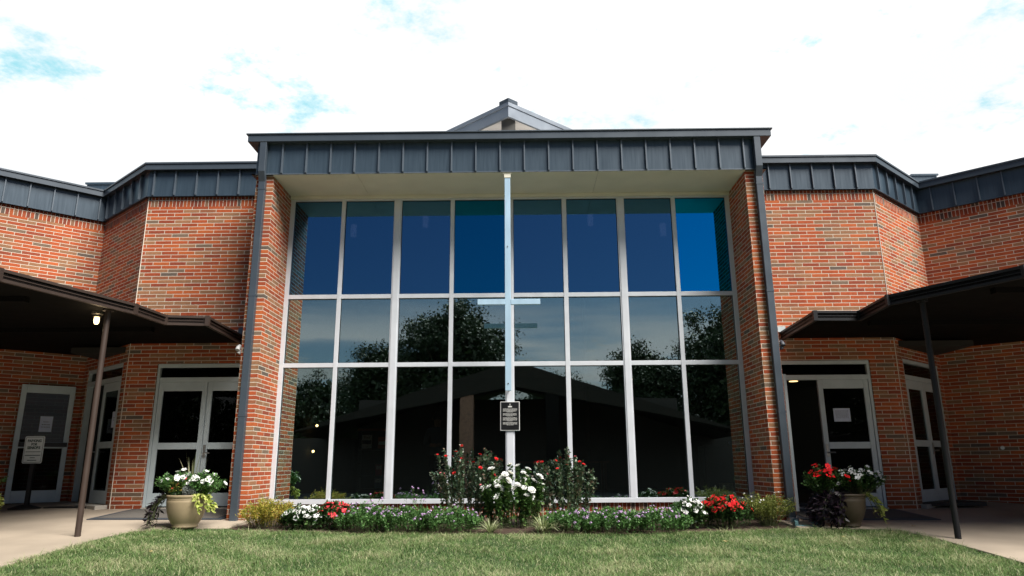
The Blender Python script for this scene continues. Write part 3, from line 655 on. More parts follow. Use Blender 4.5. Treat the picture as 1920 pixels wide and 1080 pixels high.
def shrub(name, label, cat, loc, rx, ry, h, nstem, lps, ll, lw, fm, stem_r=.004, dome=1., blooms=None, seed=0, group=None, base_spread=.3, jit=.5, start=.2, leaf_up=.5, bname='bloom', droop=0.):
    """stems fan out from the base into a dome; leaves sit along each stem; blooms at the tips"""
    g = np.random.default_rng(seed+100); root = empty(name, loc, label=label, cat=cat, group=group)
    B, Dr, tips, tn, Ls = [], [], [], [], []; sm = MB()
    for i in range(nstem):
        a = g.uniform(0, 2*math.pi); q = math.sqrt(g.random()); top = h*(dome*math.sqrt(max(0, 1-.75*q*q))+(1-dome)*g.uniform(.45, 1))*g.uniform(.78, 1.06)
        e = np.array([rx*q*math.cos(a), ry*q*math.sin(a), top]); b = np.array([rx*q*base_spread*math.cos(a), ry*q*base_spread*math.sin(a), 0.])
        c = np.array([e[0]*.5+b[0]*.5, e[1]*.5+b[1]*.5, top*.62]); pts = []
        for t in np.linspace(0, 1, 6):
            p = (1-t)**2*b+2*t*(1-t)*c+t*t*e; p[2] -= droop*t*t*q; pts.append(p)
        sm.tube(pts, [stem_r*(1-.6*t) for t in np.linspace(0, 1, 6)], 4, cap=False)
        n = max(2, int(lps*DENS*g.uniform(.8, 1.2)))
        for t in start+(1-start)*np.sqrt(g.random(n)):
            k = min(int(t*5), 4); f = t*5-k; p = pts[k]*(1-f)+pts[k+1]*f; ax = pts[k+1]-pts[k]; ax /= np.linalg.norm(ax)+1e-9
            d = ax*.35+g.normal(size=3)*jit+np.array([0, 0, leaf_up*.3]); d += np.array([e[0]/rx, e[1]/ry, 0])*.25; d /= np.linalg.norm(d)
            B.append(p+g.normal(size=3)*.012); Dr.append(d); Ls.append(g.uniform(.7, 1.25))
        tips.append(pts[-1]); tn.append(np.array([e[0]/rx*.7, e[1]/ry*.7-.15, .8])+g.normal(size=3)*.25)
    sm.build('stem', STEM, root)
    B, Dr, Ls = np.array(B), np.array(Dr), np.array(Ls)
    V, F = leaves(B, Dr, ll*Ls, lw*Ls, up=(0, 0, 1), seed=seed)
    np_mesh('foliage', V, F, fm, root, rnd=np.repeat(np.clip(g.normal(.5, .25, len(B)), 0, 1), 4))
    if blooms:
        for kind, mname, colr, cnt, sc in blooms:
            me = flower_proto(kind, mname, colr)
            idx = g.permutation(len(tips))
            # prefer tips that face the lawn or the top of the plant
            sco = [(-(tips[i][1])/max(ry, .01)*.6+tips[i][2]/h+g.uniform(0, 1.2)) for i in idx]; idx = [i for _, i in sorted(zip(sco, idx), reverse=True)][:cnt]
            for i in idx:
                bloom(bname, me, root, tips[i]+np.array([0, 0, .012]), tn[i], sc*g.uniform(.75, 1.2)); 
    return root
ROSELEAF = foliage_mat('rose_leaf', (.026, .060, .030), (.075, .125, .065), (.17, .11, .08), trans=.15, rough=.38, spec=.5)
ROSELEAF2 = foliage_mat('white_rose_leaf', (.03, .075, .02), (.07, .15, .035), (.12, .2, .05), trans=.2, rough=.4)
LANTLEAF = foliage_mat('lantana_leaf', (.04, .11, .03), (.10, .22, .06), (.15, .28, .09), trans=.2)
IMPLEAF = foliage_mat('impatiens_leaf', (.02, .055, .018), (.05, .11, .03), (.08, .15, .04), trans=.2, rough=.4)
YELLEAF = foliage_mat('gold_spirea_leaf', (.16, .24, .03), (.48, .42, .07), (.62, .36, .12), trans=.3)
ABELEAF = foliage_mat('abelia_leaf', (.10, .15, .03), (.26, .30, .07), (.40, .36, .10), trans=.3)
DKLEAF = foliage_mat('dark_vine_leaf', (.010, .008, .012), (.022, .014, .022), (.04, .02, .03), trans=.05, rough=.45)
LIME = foliage_mat('lime_vine_leaf', (.28, .36, .06), (.50, .56, .14), (.66, .66, .25), trans=.3)
SILV = foliage_mat('silver_leaf', (.30, .33, .32), (.42, .46, .45), (.5, .53, .52), trans=.1, rough=.8)
REDP = ('red_petal', (.72, .02, .025)); WHP = ('white_petal', (.86, .86, .84)); PKP = ('coral_petal', (.80, .06, .08)); LVP = ('lavender_petal', (.62, .42, .70)); YLP = ('cream_petal', (.86, .80, .52)); PNK = ('pink_petal', (.80, .28, .32)); CRM = ('crimson_petal', (.80, .012, .02))
gz = lambda x, y: (lawnz(x, max(y, -1.5))+.015 if y < -.5 else .135)
# rose bushes round the foot of the cross
shrub('rose_bush', 'tall red rose bush left of the white rose, in front of the window', 'rose bush', (-.64, -.05, .13), .60, .42, 1.17, 52, 42, .055, .038, ROSELEAF, .005, dome=.35, seed=1, blooms=[('rose', *REDP, 13, .85), ('rose', *PNK, 14, .62)], bname='rose_bloom', start=.03, base_spread=.55)
shrub('rose_bush', 'dark leaved red rose bush right of the white rose', 'rose bush', (.84, -.05, .13), .50, .40, 1.05, 46, 42, .055, .038, ROSELEAF, .005, dome=.6, seed=5, blooms=[('rose', *REDP, 8, .8), ('rose', *PNK, 9, .62)], bname='rose_bloom', start=.03, base_spread=.55)
shrub('rose_bush', 'white flowering rose bush directly in front of the cross foot', 'rose bush', (.06, -.45, .09), .46, .36, .88, 74, 40, .052, .040, ROSELEAF2, .004, dome=.55, seed=9, blooms=[('rose', *WHP, 40, 1.5), ('rose', *YLP, 9, 1.1)], bname='rose_bloom', start=.02, base_spread=.72)
# lantana mounds
LG = 'lavender lantana mounds along the bed'
for i, (x, y, rx, ry, h, lab) in enumerate(((-1.92, -.86, .42, .36, .36, 'lavender lantana mound right beside the coral flowers on the left'), (-1.40, -.90, .42, .36, .35, 'lavender lantana mound second from the coral flowers, left bed'), (-.84, -.93, .42, .36, .33, 'lavender lantana mound left of the rose bushes'),
        (.86, -.92, .42, .34, .29, 'lavender lantana mound just right of the striped grass tuft'), (1.42, -.90, .42, .36, .31, 'lavender lantana mound in the middle of the right bed'), (2.02, -.86, .44, .38, .31, 'lavender lantana mound left of the white flowers, right bed'))):
    shrub('lantana', lab, 'flowering plant', (x, y, gz(x, y)-.01), rx*1.12, ry*1.25, h*.98, 170, 16, .036, .022, LANTLEAF, .002, dome=.8, seed=20+i, blooms=[('cluster', *LVP, 34, 1.0)], group=LG, base_spread=.85, start=.08)
for i, (x, y, h, lab) in enumerate(((-1.92, -.3, .46, 'tall thin purple flower stems by the second window mullion'), (-1.40, -.25, .58, 'taller thin purple flower stems left of the red roses'))):
    shrub('verbena', lab, 'flowering plant', (x, y, .13), .16, .12, h, 13, 7, .026, .012, LANTLEAF, .002, dome=.2, seed=40+i, blooms=[('cluster', *LVP, 8, .9)], base_spread=.3)
# impatiens
shrub('impatiens', 'white impatiens beside the golden shrub on the left', 'flowering plant', (-2.86, -.70, gz(0, -.7)), .32, .28, .32, 110, 14, .055, .032, IMPLEAF, .003, dome=.85, seed=50, blooms=[('disc', *WHP, 56, 1.4)], base_spread=.8, start=.05)
shrub('impatiens', 'coral red impatiens between white flowers and lantana on the left', 'flowering plant', (-2.42, -.66, gz(0, -.7)), .30, .28, .36, 110, 14, .055, .032, IMPLEAF, .003, dome=.85, seed=51, blooms=[('disc', *PKP, 44, 1.5)], base_spread=.8, start=.05)
shrub('impatiens', 'white impatiens left of the red mass in the right bed', 'flowering plant', (2.52, -.60, gz(0, -.6)), .26, .26, .36, 100, 14, .055, .032, IMPLEAF, .003, dome=.85, seed=52, blooms=[('disc', *WHP, 30, 1.4)], base_spread=.8, start=.05)
shrub('impatiens', 'bright red impatiens mass near the right brick pier', 'flowering plant', (3.02, -.55, gz(0, -.6)), .40, .30, .40, 140, 15, .055, .032, IMPLEAF, .003, dome=.85, seed=53, blooms=[('disc', *REDP, 64, 1.55)], base_spread=.8, start=.05)
shrub('shrub', 'golden yellow shrub at the foot of the left brick pier', 'shrub', (-3.42, -.52, gz(0, -.5)), .44, .34, .42, 190, 26, .024, .014, YELLEAF, .002, dome=.6, seed=60, base_spread=.6, droop=.05, start=.05)
shrub('shrub', 'yellow green arching shrub at the foot of the right brick pier', 'shrub', (3.68, -.42, .10), .42, .34, .46, 120, 28, .024, .014, ABELEAF, .0025, dome=.3, seed=61, blooms=[('small', *WHP, 14, 1.2)], base_spread=.25)
def strap_plant(name, label, cat, loc, n, ln, w, m, seed=0, spread=1., up=.9, group=None):
    g = np.random.default_rng(seed); root = empty(name, loc, label=label, cat=cat, group=group); V = []; F = []; Rn = []
    for i in range(n):
        a = g.uniform(0, 2*math.pi); k = g.uniform(.2, 1)*spread; L_ = ln*g.uniform(.6, 1.1); s = np.array([-math.sin(a), math.cos(a), 0])*w/2; b = len(V); rv = g.random()
        for j in range(5):
            t = j/4; p = np.array([math.cos(a)*k*L_*t, math.sin(a)*k*L_*t, L_*(up*t-.75*k*t*t)]); ww = (1-t**2)*1.
            V += [p-s*ww, p+s*ww]; Rn += [rv, rv]
        for j in range(4): F.append((b+2*j, b+2*j+1, b+2*j+3, b+2*j+2))
    np_mesh('foliage', V, F, m, root, rnd=Rn); return root
STRIPE = foliage_mat('striped_leaf', (.14, .20, .07), (.45, .50, .26), (.62, .62, .42), trans=.2)
strap_plant('spider_plant', 'thin striped grass tuft in front of the left red rose bush', 'plant', (-.24, -1.15, .07), 90, .36, .012, STRIPE, 3)
strap_plant('spider_plant', 'full striped grass tuft right of the white rose', 'plant', (.46, -1.12, .07), 150, .40, .015, STRIPE, 4)

# ------------------------------------------------------------------ planters
POTM = mat('tan_planter', (.30, .235, .145), .55, 0, .08, 5, bump=.1, bscale=40, spec=.4)
POTD = mat('shaded_planter', (.055, .042, .026), .5, 0, .12, 5, bump=.1, bscale=40, spec=.35)  # planter colour darkened for the right pot, canopy shade put into it
def planter(loc, label, group='planters by the doors', pm=None):
    root = empty('planter', loc, label=label, cat='planter', group=group)
    mb = MB(); mb.lathe([(0, 0), (.155, 0), (.168, .010), (.170, .028), (.163, .036), (.190, .075), (.222, .14), (.245, .21), (.258, .28), (.264, .335), (.265, .365), (.258, .375), (.264, .382), (.264, .39), (.258, .396), (.268, .402), (.276, .43), (.268, .44), (.245, .44), (.238, .41), (.238, .38)]); mb.build('pot', pm or POTM, root, smooth=True)
    mb = MB(); mb.lathe([(.0, .395), (.15, .40), (.2385, .39)], seg=24); mb.build('soil', SOIL, root, smooth=True); return root
def vine(name, label, loc, ang, spread, n, ln, m, ll, lw, seed, drop=.4, cat='trailing plant'):
    g = np.random.default_rng(seed); root = empty(name, loc, label=label, cat=cat); B, Dr = [], []; sm = MB()
    for i in range(n):
        a = ang+g.uniform(-spread, spread); L_ = ln*g.uniform(.5, 1.05); o = g.uniform(.5, 1.)
        p0 = np.array([.16*math.cos(a), .16*math.sin(a), .40]); p1 = np.array([.30*math.cos(a), .30*math.sin(a), .50+.08*g.random()]); p2 = np.array([(.33+.16*o)*math.cos(a), (.33+.16*o)*math.sin(a), .42-L_*.5]); p3 = np.array([(.30+.18*o)*math.cos(a), (.30+.18*o)*math.sin(a), .42-L_])
        pts = [(1-t)**3*p0+3*t*(1-t)**2*p1+3*t*t*(1-t)*p2+t**3*p3 for t in np.linspace(0, 1, 8)]; sm.tube(pts, .003, 4, cap=False)
        for t in np.linspace(.15, 1, 16):
            k = min(int(t*7), 6); f = t*7-k; p = pts[k]*(1-f)+pts[k+1]*f; d = np.array([math.cos(a)*.8, math.sin(a)*.8, -.5])+g.normal(size=3)*.55; d /= np.linalg.norm(d); B.append(p); Dr.append(d)
    sm.build('stem', STEM, root); B = np.array(B); V, F = leaves(B, np.array(Dr), ll*np.random.default_rng(seed).uniform(.7, 1.3, len(B)), lw, up=(math.cos(ang), math.sin(ang), .6), seed=seed)
    np_mesh('foliage', V, F, m, root, rnd=np.repeat(g.random(len(B)), 4)); return root
def dress(x, y, z, side):
    """plants of one planter"""
    w = 'left' if side < 0 else 'right'
    def at(dx, dy, dz=.40): return (x+dx, y+dy, z+dz)
    if side < 0:
        shrub('vinca', 'white vinca filling the left side of the left planter', 'flowering plant', at(-.14, .0), .31, .24, .36, 70, 16, .046, .026, LANTLEAF, .003, dome=.7, seed=70, blooms=[('disc', *WHP, 18, 1.3)], base_spread=.25)
        shrub('vinca', 'white vinca spreading over the right side of the left planter', 'flowering plant', at(.20, .0), .32, .24, .36, 76, 16, .046, .026, LANTLEAF, .003, dome=.7, seed=71, blooms=[('disc', *WHP, 30, 1.35)], base_spread=.25)
        shrub('impatiens', 'small coral impatiens in the middle of the left planter', 'flowering plant', at(-.03, -.08), .20, .12, .30, 24, 9, .034, .02, LIME, .003, dome=.6, seed=72, blooms=[('disc', *PKP, 8, .95)], base_spread=.3)
        shrub('pansy', 'yellow pansy at the front rim of the left planter', 'flowering plant', at(-.10, -.17), .10, .05, .12, 12, 8, .03, .02, IMPLEAF, .002, dome=.6, seed=73, blooms=[('disc', 'amber_petal', (.8, .5, .03), 5, .9)], base_spread=.4)
        shrub('dusty_miller', 'silver leaved dusty miller at the rim of the left planter', 'plant', at(.08, -.15), .09, .07, .17, 26, 16, .030, .010, SILV, .002, dome=.6, seed=74, base_spread=.3)
        strap_plant('spike_grass', 'thin upright spikes at the back of the left planter', 'plant', at(.0, .08, .40), 26, .70, .014, foliage_mat('spike_leaf', (.10, .12, .05), (.35, .33, .2), trans=.2), 5, spread=.42, up=1.05)
        vine('potato_vine', 'near black vine trailing off the left side of the left planter', (x, y, z), R(192), .42, 18, .38, DKLEAF, .085, .028, 80)
        vine('potato_vine', 'lime vine trailing off the right side of the left planter', (x, y, z), R(-30), .34, 9, .20, LIME, .065, .045, 81)
    else:
        shrub('vinca', 'crimson vinca on the left side of the right planter', 'flowering plant', at(-.24, .0), .34, .26, .42, 84, 16, .05, .028, IMPLEAF, .003, dome=.6, seed=75, blooms=[('disc', *CRM, 26, 1.6)], base_spread=.25)
        shrub('vinca', 'white vinca on the right side of the right planter', 'flowering plant', at(.22, -.04), .34, .26, .40, 90, 16, .05, .028, IMPLEAF, .003, dome=.65, seed=76, blooms=[('disc', *WHP, 40, 1.4)], base_spread=.25)
        vine('potato_vine', 'near black vine hanging over the left of the right planter', (x, y, z), R(200), .75, 52, .36, DKLEAF, .10, .042, 82)
        vine('potato_vine', 'thin lime vine hanging off the right of the right planter', (x, y, z), R(-12), .35, 10, .34, LIME, .055, .034, 83)
PL = (-4.50, -.76, pave(-4.5, -.76)); PR = (4.70, -.62, pave(4.7, -.62))
planter(PL, 'sunlit tan planter in front of the left double doors'); dress(*PL, -1)
planter(PR, 'shaded planter in front of the right open doorway', pm=POTD); dress(*PR, 1)
PL2 = (-8.30, .25, pave(-8.3, .25)); PR2 = (8.22, .02, pave(8.2, .02))
planter(PL2, 'planter at the far left edge under the canopy'); planter(PR2, 'planter at the far right edge under the canopy')
shrub('vinca', 'white and green plant peeking in at the far left edge', 'flowering plant', (PL2[0], PL2[1], PL2[2]+.40), .44, .3, .30, 60, 13, .042, .022, LANTLEAF, .003, dome=.7, seed=77, blooms=[('disc', *WHP, 18, 1.1)], base_spread=.25)
vine('potato_vine', 'lime vine of the far left planter', PL2, R(-20), .4, 12, .3, LIME, .06, .04, 84)
vine('potato_vine', 'lime vine of the far right planter', PR2, R(200), .4, 12, .2, LIME, .06, .04, 85)

# ------------------------------------------------------------------ things on the building and the paving
# cross
cr_ = empty('cross', (-.016, 0, 0), label='tall pale blue metal cross hanging in front of the window', cat='cross')
mb = MB(); mb.box(-.047, -.035, 2.07, .047, .015, 5.60); mb.build('upright', CROSSM, cr_, bevel=.004)
mb = MB(); mb.box(-.485, -.040, 3.435, -.0475, .010, 3.522); mb.box(.0475, -.040, 3.435, .515, .010, 3.522); mb.build('crossbar', CROSSM, cr_, bevel=.004)
mb = MB(); mb.box(-.055, -.043, 5.601, .055, .023, 5.67); mb.box(-.085, -.05, 5.671, .085, .05, 5.6855); mb.build('ceiling_bracket', SOFF, cr_, bevel=.004)
mb = MB()
for z in (4.40, 2.18): mb.tube([(0, -.036, z), (0, -.043, z)], .011, 12); mb.tube([(0, .0155, z), (0, D-.065, z)], .012, 8)
mb.build('bolt', STEELH, cr_)
# plaque
pq = empty('plaque', (-.006, D-.075, 1.745), label='black plaque with white lettering fixed low on the middle mullion', cat='sign')
mb = MB(); mb.box(-.160, -.010, -.237, .160, .010, .237); mb.build('border', WHITEP, pq)
mb = MB(); mb.box(-.150, -.0135, -.227, .150, -.0102, .227); mb.build('face', mat('plaque_black', (.008, .008, .009), .35), pq)
wt = mat('plaque_white', (.62, .62, .6), .5, 0, 0); mb = MB(); g = np.random.default_rng(2)
mb.box(-.033, -.0165, .142, .033, -.0138, .163); mb.box(-.004, -.0165, .1635, .004, -.0138, .205); mb.box(-.011, -.0165, .188, .011, -.01375, .193)
zz = .118
for para in (5, 4, 5, 4):
    for k in range(para):
        wd = .118 if k < para-1 else .055; x = -wd
        while x < wd-.01:
            l = g.uniform(.006, .022); mb.box(x, -.0162, zz-.0028, min(x+l, wd), -.0138, zz+.0028); x += l+.005
        zz -= .0135
    zz -= .012
mb.build('lettering', wt, pq)
# notices
def notice(O, d, s, n, z, w, h, label, lines, m=PAPER):
    nn = (d[1], -d[0]); x, y = O[0]+d[0]*s+nn[0]*n, O[1]+d[1]*s+nn[1]*n
    root = empty('paper_notice', (x, y, z), math.atan2(d[1], d[0]), label=label, cat='notice')
    mb = MB(); mb.box(-w/2, -.001, -h/2, w/2, .001, h/2); mb.build('sheet', m, root)
    mb = MB(); g = np.random.default_rng(int(abs(x)*100))
    for k, (lw, zz_, t) in enumerate(lines):
        q = -lw/2
        while q < lw/2-.005: l = g.uniform(.012, .03); mb.box(q, -.0022, zz_-t/2, min(q+l, lw/2), -.0012, zz_+t/2); q += l+.008
    mb.build('print', mat('faint_ink', (.20, .22, .28), .7, 0, 0), root); return root
notice((IL[0], IL[1]), dF, -.52, .135, 1.745, .20, .285, 'white notice taped to the open leaf left of the seniors sign', [(.09, .04, .014), (.13, -.01, .016), (.14, -.055, .016)])
notice(IL, dL, 1.72, -.035, 1.78, .20, .28, 'white notice behind the glass of the left angled door', [(.1, .03, .012), (.1, -.01, .012)])
notice((0, E), X, 5.70, -.035, 1.755, .285, .225, 'white notice on the closed right leaf of the right doors', [(.22, .07-.02*k, .007) for k in range(7)])
# standing sign
sg = empty('parking_sign', (-8.27, 1.42, pave(-8.27, 1.42)), R(-3), label='white standing sign reading PARKING FOR SENIORS by the open leaf', cat='sign')
zb = sg.location.z
mb = MB(); pts = []
def rrect(w, h, r, n=6):
    out = []
    for cx, cy, a0 in ((w/2-r, h/2-r, 0), (-w/2+r, h/2-r, 90), (-w/2+r, -h/2+r, 180), (w/2-r, -h/2+r, 270)):
        for k in range(n+1): a = R(a0+90*k/n); out.append((cx+r*math.cos(a), cy+r*math.sin(a)))
    return out
def plate(w, h, r, y0, y1, zc):
    mb = MB(); o = rrect(w, h, r); n = len(o); mb.v = [(x, y0, z+zc) for x, z in o]+[(x, y1, z+zc) for x, z in o]; mb.r = [0.]*2*n
    mb.f = [tuple(range(n)), tuple(n+i for i in reversed(range(n)))]+[(i, n+i, n+(i+1) % n, (i+1) % n) for i in range(n)]; mb.uv = [(0, 0)]*(2*n+4*n); return mb
ZC = 1.26-zb
GRN = mat('sign_green', (.008, .055, .04), .5, 0, 0)
plate(.355, .46, .03, -.004, .004, ZC).build('panel', mat('sign_white', (.78, .82, .82), .45, 0, .03), sg)
mb = MB(); o = rrect(.325, .43, .022); i_ = rrect(.313, .418, .018); n = len(o); mb.v = [(x, -.0052, z+ZC) for x, z in o]+[(x, -.0052, z+ZC) for x, z in i_]; mb.f = [(k, (k+1) % n, n+(k+1) % n, n+k) for k in range(n)]; mb.uv = [(0, 0)]*(4*n); mb.build('border_line', GRN, sg)
for s_, dz, sz in (('PARKING', .148, .060), ('FOR', .090, .056), ('SENIORS', .032, .060)): text_mesh('lettering', s_, sz, GRN, sg, loc=(0, -.0055, ZC+dz), bold=.0022)
mb = MB(); g = np.random.default_rng(8)
for wd, dz, t in ((.135, -.035, .010), (.14, -.095, .014), (.045, -.135, .012), (.085, -.178, .014)):
    q = -wd
    while q < wd-.004: l = g.uniform(.008, .018); mb.box(q, -.0065, ZC+dz-t/2, min(q+l, wd), -.0045, ZC+dz+t/2); q += l+.004
mb.build('small_print', GRN, sg)
mb = MB(); mb.box(-.03, .006, .03, .04, .05, ZC+.2); mb.build('post', BLACK, sg)
mb = MB(); mb.lathe([(0, 0), (.24, 0), (.24, .015), (.16, .04), (.06, .07), (0, .07)], seg=32); mb.build('base', BLACK, sg, smooth=False)
# door mats
def doormat(x0, x1, y0, y1, label):
    xc, yc = (x0+x1)/2, (y0+y1)/2; root = empty('door_mat', (xc, yc, 0), label=label, cat='door mat'); a, b = (x1-x0)/2, (y1-y0)/2
    zf = lambda k: (lambda x, y: pave(x+xc, y+yc)+k)
    mb = MB(); mb.prism([(-a, -b), (a, -b), (a, b), (-a, b)], zf(.002), zf(.014)); mb.build('rubber_border', RUBBER, root)
    mb = MB(); mb.prism([(-a+.1, -b+.1), (a-.1, -b+.1), (a-.1, b-.1), (-a+.1, b-.1)], zf(.0145), zf(.020)); mb.build('carpet', CARPET, root)
doormat(-6.35, -4.32, .02, 1.28, 'dark door mat behind the left planter'); doormat(4.34, 6.35, .0, 1.28, 'dark door mat behind the right planter')
# splash block
sb = empty('splash_block', (4.18, -.34, pave(4.2, -.34)-.05), label='teal splash block below the right downspout', cat='splash block')
mb = MB(); TE = mat('teal_concrete', (.10, .22, .24), .7, 0, .2, 12, bump=.3)
mb.prism([(-.13, -.28), (.2, -.28), (.15, .22), (-.1, .22)], 0, .045); mb.prism([(-.13, -.28), (-.085, -.28), (-.06, .22), (-.1, .22)], .0455, .10); mb.prism([(.155, -.28), (.2, -.28), (.15, .22), (.11, .22)], .0455, .10); mb.build('trough', TE, sb, bevel=.008)
sb.rotation_euler.z = R(-14)
# lamp under the left canopy
GL = mat('lamp_glow', (.9, .8, .6), .4, 0, 0, emit=(1., .72, .35), estr=3.)
lamp = empty('jar_lamp', (-5.80, -1.30, 3.09), label='lit jar lamp under the left canopy', cat='lamp')
mb = MB(); mb.lathe([(0, 0), (.075, 0), (.075, -.03), (.05, -.045), (.05, -.07), (0, -.07)], seg=20); mb.build('fixture', mat('lamp_metal', (.2, .18, .15), .4, .6), lamp, smooth=False)
mb = MB(); mb.lathe([(.0, -.072), (.032, -.074), (.036, -.11), (.033, -.15), (.02, -.172), (0, -.176)], seg=20); mb.build('glass_jar', GL, lamp, smooth=True)
pl_ = bpy.data.lights.new('lamp_light', 'POINT'); pl_.energy = 1.2; pl_.color = (1, .75, .45); pl_.shadow_soft_size = .06; plo = bpy.data.objects.new('lamp_light', pl_); COL.objects.link(plo); plo.parent = lamp; plo.location = (0, 0, -.26)
# floodlights on the outer pier faces
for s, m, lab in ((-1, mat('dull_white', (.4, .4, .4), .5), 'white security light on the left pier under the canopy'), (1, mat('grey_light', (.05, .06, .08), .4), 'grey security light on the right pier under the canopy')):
    fl = empty('security_light', (s*(PO+.0), -.0+.06, 2.80), label=lab, cat='light'); fl.scale = (.72, .72, .72); mb = MB()
    mb.tube([(0, 0, 0), (s*.05, 0, 0)], .05, 16); mb.build('mount', m, fl)
    mb = MB(); mb.tube([(s*.06, -.02, .03), (s*.075, -.06, -.02), (s*.08, -.09, -.08)], [.035, .05, .052], 14); mb.build('lamp_head', m, fl)
    mb = MB(); mb.tube([(s*.04, -.02, -.08), (s*.07, -.04, -.15)], [.035, .045], 14); mb.build('sensor', m, fl)
# hose bib
hb = empty('wall_valve', (8.92, 2.235, 1.20), label='small round metal valve on the right shaded wall', cat='valve')
mb = MB(); mb.tube([(0, 0, 0), (-.05, -.06, 0)], .02, 10); mb.tube([(-.04, -.05, 0), (-.06, -.075, 0)], .034, 14); mb.build('fitting', STEELH, hb)
# fallen leaves
LF = foliage_mat('dry_leaf', (.45, .38, .12), (.5, .36, .2), trans=.2)
for i, (x, y, lab, s) in enumerate(((4.25, -1.55, 'yellow fallen leaf on the lawn below the right planter', .05), (5.0, -1.9, 'yellow fallen leaf on the lawn near the right walkway edge', .05), (2.65, -1.9, 'orange brown fallen leaf on the lawn below the red impatiens', .04), (-4.02, -2.6, 'pale fallen leaf on the left part of the lawn', .035), (5.05, -1.13, 'white fallen petal by the right walkway curve', .035), (5.6, -.62, 'brown fallen leaf on the right walkway behind the planter', .05))):
    g = np.random.default_rng(i); B = np.zeros((3, 3)); Dd = np.array([[1, .1, .25], [.3, .9, .3], [.4, -.85, .2]]); Dd /= np.linalg.norm(Dd, axis=1)[:, None]; V, F = leaves(B, Dd, s, s*.5, up=(0, 0, 1), seed=i)
    o = np_mesh('fallen_leaf', V, F, LF, rnd=np.full(12, .5)); o.location = (x, y, (lawnz(x, y)+.03 if x < 5.3 and i < 4 else pave(x, y)+.004)); o.rotation_euler.z = g.uniform(0, 6); tag(o, lab, 'leaf')

# ------------------------------------------------------------------ inside, seen through the dark glass
PG = mat('pendant_glow', (.8, .8, .8), .5, 0, 0, emit=(.9, .93, 1.), estr=1.1)
for i, (x, y, z, lab) in enumerate(((-3.3, 3., 5.743, 'white pendant behind the second top pane'), (-1.934, 4., 6.284, 'white pendant behind the third top pane'), (1.775, 4., 6.282, 'white pendant behind the sixth top pane'), (3.172, 3., 5.698, 'white pendant behind the seventh top pane'))):
    z = z-.0; r = empty('pendant_light', (x, y, z), label=lab, cat='pendant light', group='pendants inside the hall')
    mb = MB(); mb.tube([(0, 0, -.13), (0, 0, .12)], .062, 20); mb.build('shade', PG, r); mb = MB(); mb.tube([(0, 0, .12), (0, 0, .5)], .006, 6); mb.build('rod', BLACK, r)
DG = mat('downlight_glow', (.9, .7, .4), .5, 0, 0, emit=(1., .68, .28), estr=1.6)
for x, y, z, lab in ((-2.97, 5.85, 2.975, 'round ceiling light inside behind the second bottom pane'), (2.82, 5.85, 2.975, 'round ceiling light inside behind the seventh bottom pane'), (7.02, 6.3, 2.945, 'ceiling light inside the right open doorway')):
    mb = MB(); mb.tube([(x, y+.5, z), (x, y+.5, z-.012)], .105, 24); tag(mb.build('ceiling_light', DG), lab, 'ceiling light')
WG = mat('small_lamp_glow', (.9, .7, .4), .5, 0, 0, emit=(1., .7, .3), estr=8.)
for x, y, z, lab in ((-4.40, 5.0, 1.83, 'tiny warm lamp inside behind the first bottom pane, upper one'), (-4.45, 5.0, 1.27, 'tiny warm lamp inside behind the first bottom pane, lower one')):
    mb = MB(); mb.lathe([(0, z-.03), (.022, z-.02), (.03, z), (.022, z+.02), (0, z+.03)], c=(x, y), seg=12); tag(mb.build('small_lamp', WG), lab, 'lamp')
# book rack
rk = empty('book_rack', (-2.62, 2.7, .3), label='dark book rack inside behind the second bottom pane', cat='rack')
mb = MB(); mb.box(-.33, 0, 0, .33, .3, .02); mb.box(-.33, .02, .02, -.30, .3, 1.36); mb.box(.30, .02, .02, .33, .3, 1.36)
for z in (.22, .45, .68, .94): mb.box(-.2995, .02, z, .2995, .28, z+.02)
mb.build('frame', BLACK, rk); mb = MB(); mb.box(-.33, 0, 1.30, .33, .03, 1.345); mb.build('header', mat('rack_red', (.25, .04, .015), .5), rk)
for x, z, w, h, c, lab in ((-.15, .975, .19, .25, (.60, .56, .52), 'cream book with a dark band on the book rack'), (.14, .97, .15, .22, (.42, .10, .05), 'red booklet on the upper shelf of the book rack'), (.10, .475, .12, .20, (.45, .06, .05), 'red and white booklet on the middle shelf of the book rack'), (.10, .245, .14, .19, (.08, .13, .2), 'blue booklet on the lower shelf of the book rack')):
    b = empty('booklet', (-2.62+x, 2.71, .3+z), label=lab, cat='booklet'); m = mat('cover'+str(z), c, .5, 0, .05)
    mb = MB(); mb.box(-w/2, 0, 0, w/2, .025, h); mb.build('cover', m, b); mb = MB(); mb.box(-w/2+.01, -.002, h*.32, w/2-.01, -.0005, h*.6) if z > .9 else mb.box(-w/2+.01, -.002, h*.55, w/2-.01, -.0005, h*.9); mb.build('title_band', mat('band'+str(z), (.06, .07, .1) if x < 0 else (.6, .58, .55), .5, 0, 0), b)
    if x < 0: text_mesh('lettering', 'Find', .07, mat('rack_red', (.25, .04, .015)), b, loc=(0, -.003, h*.8))
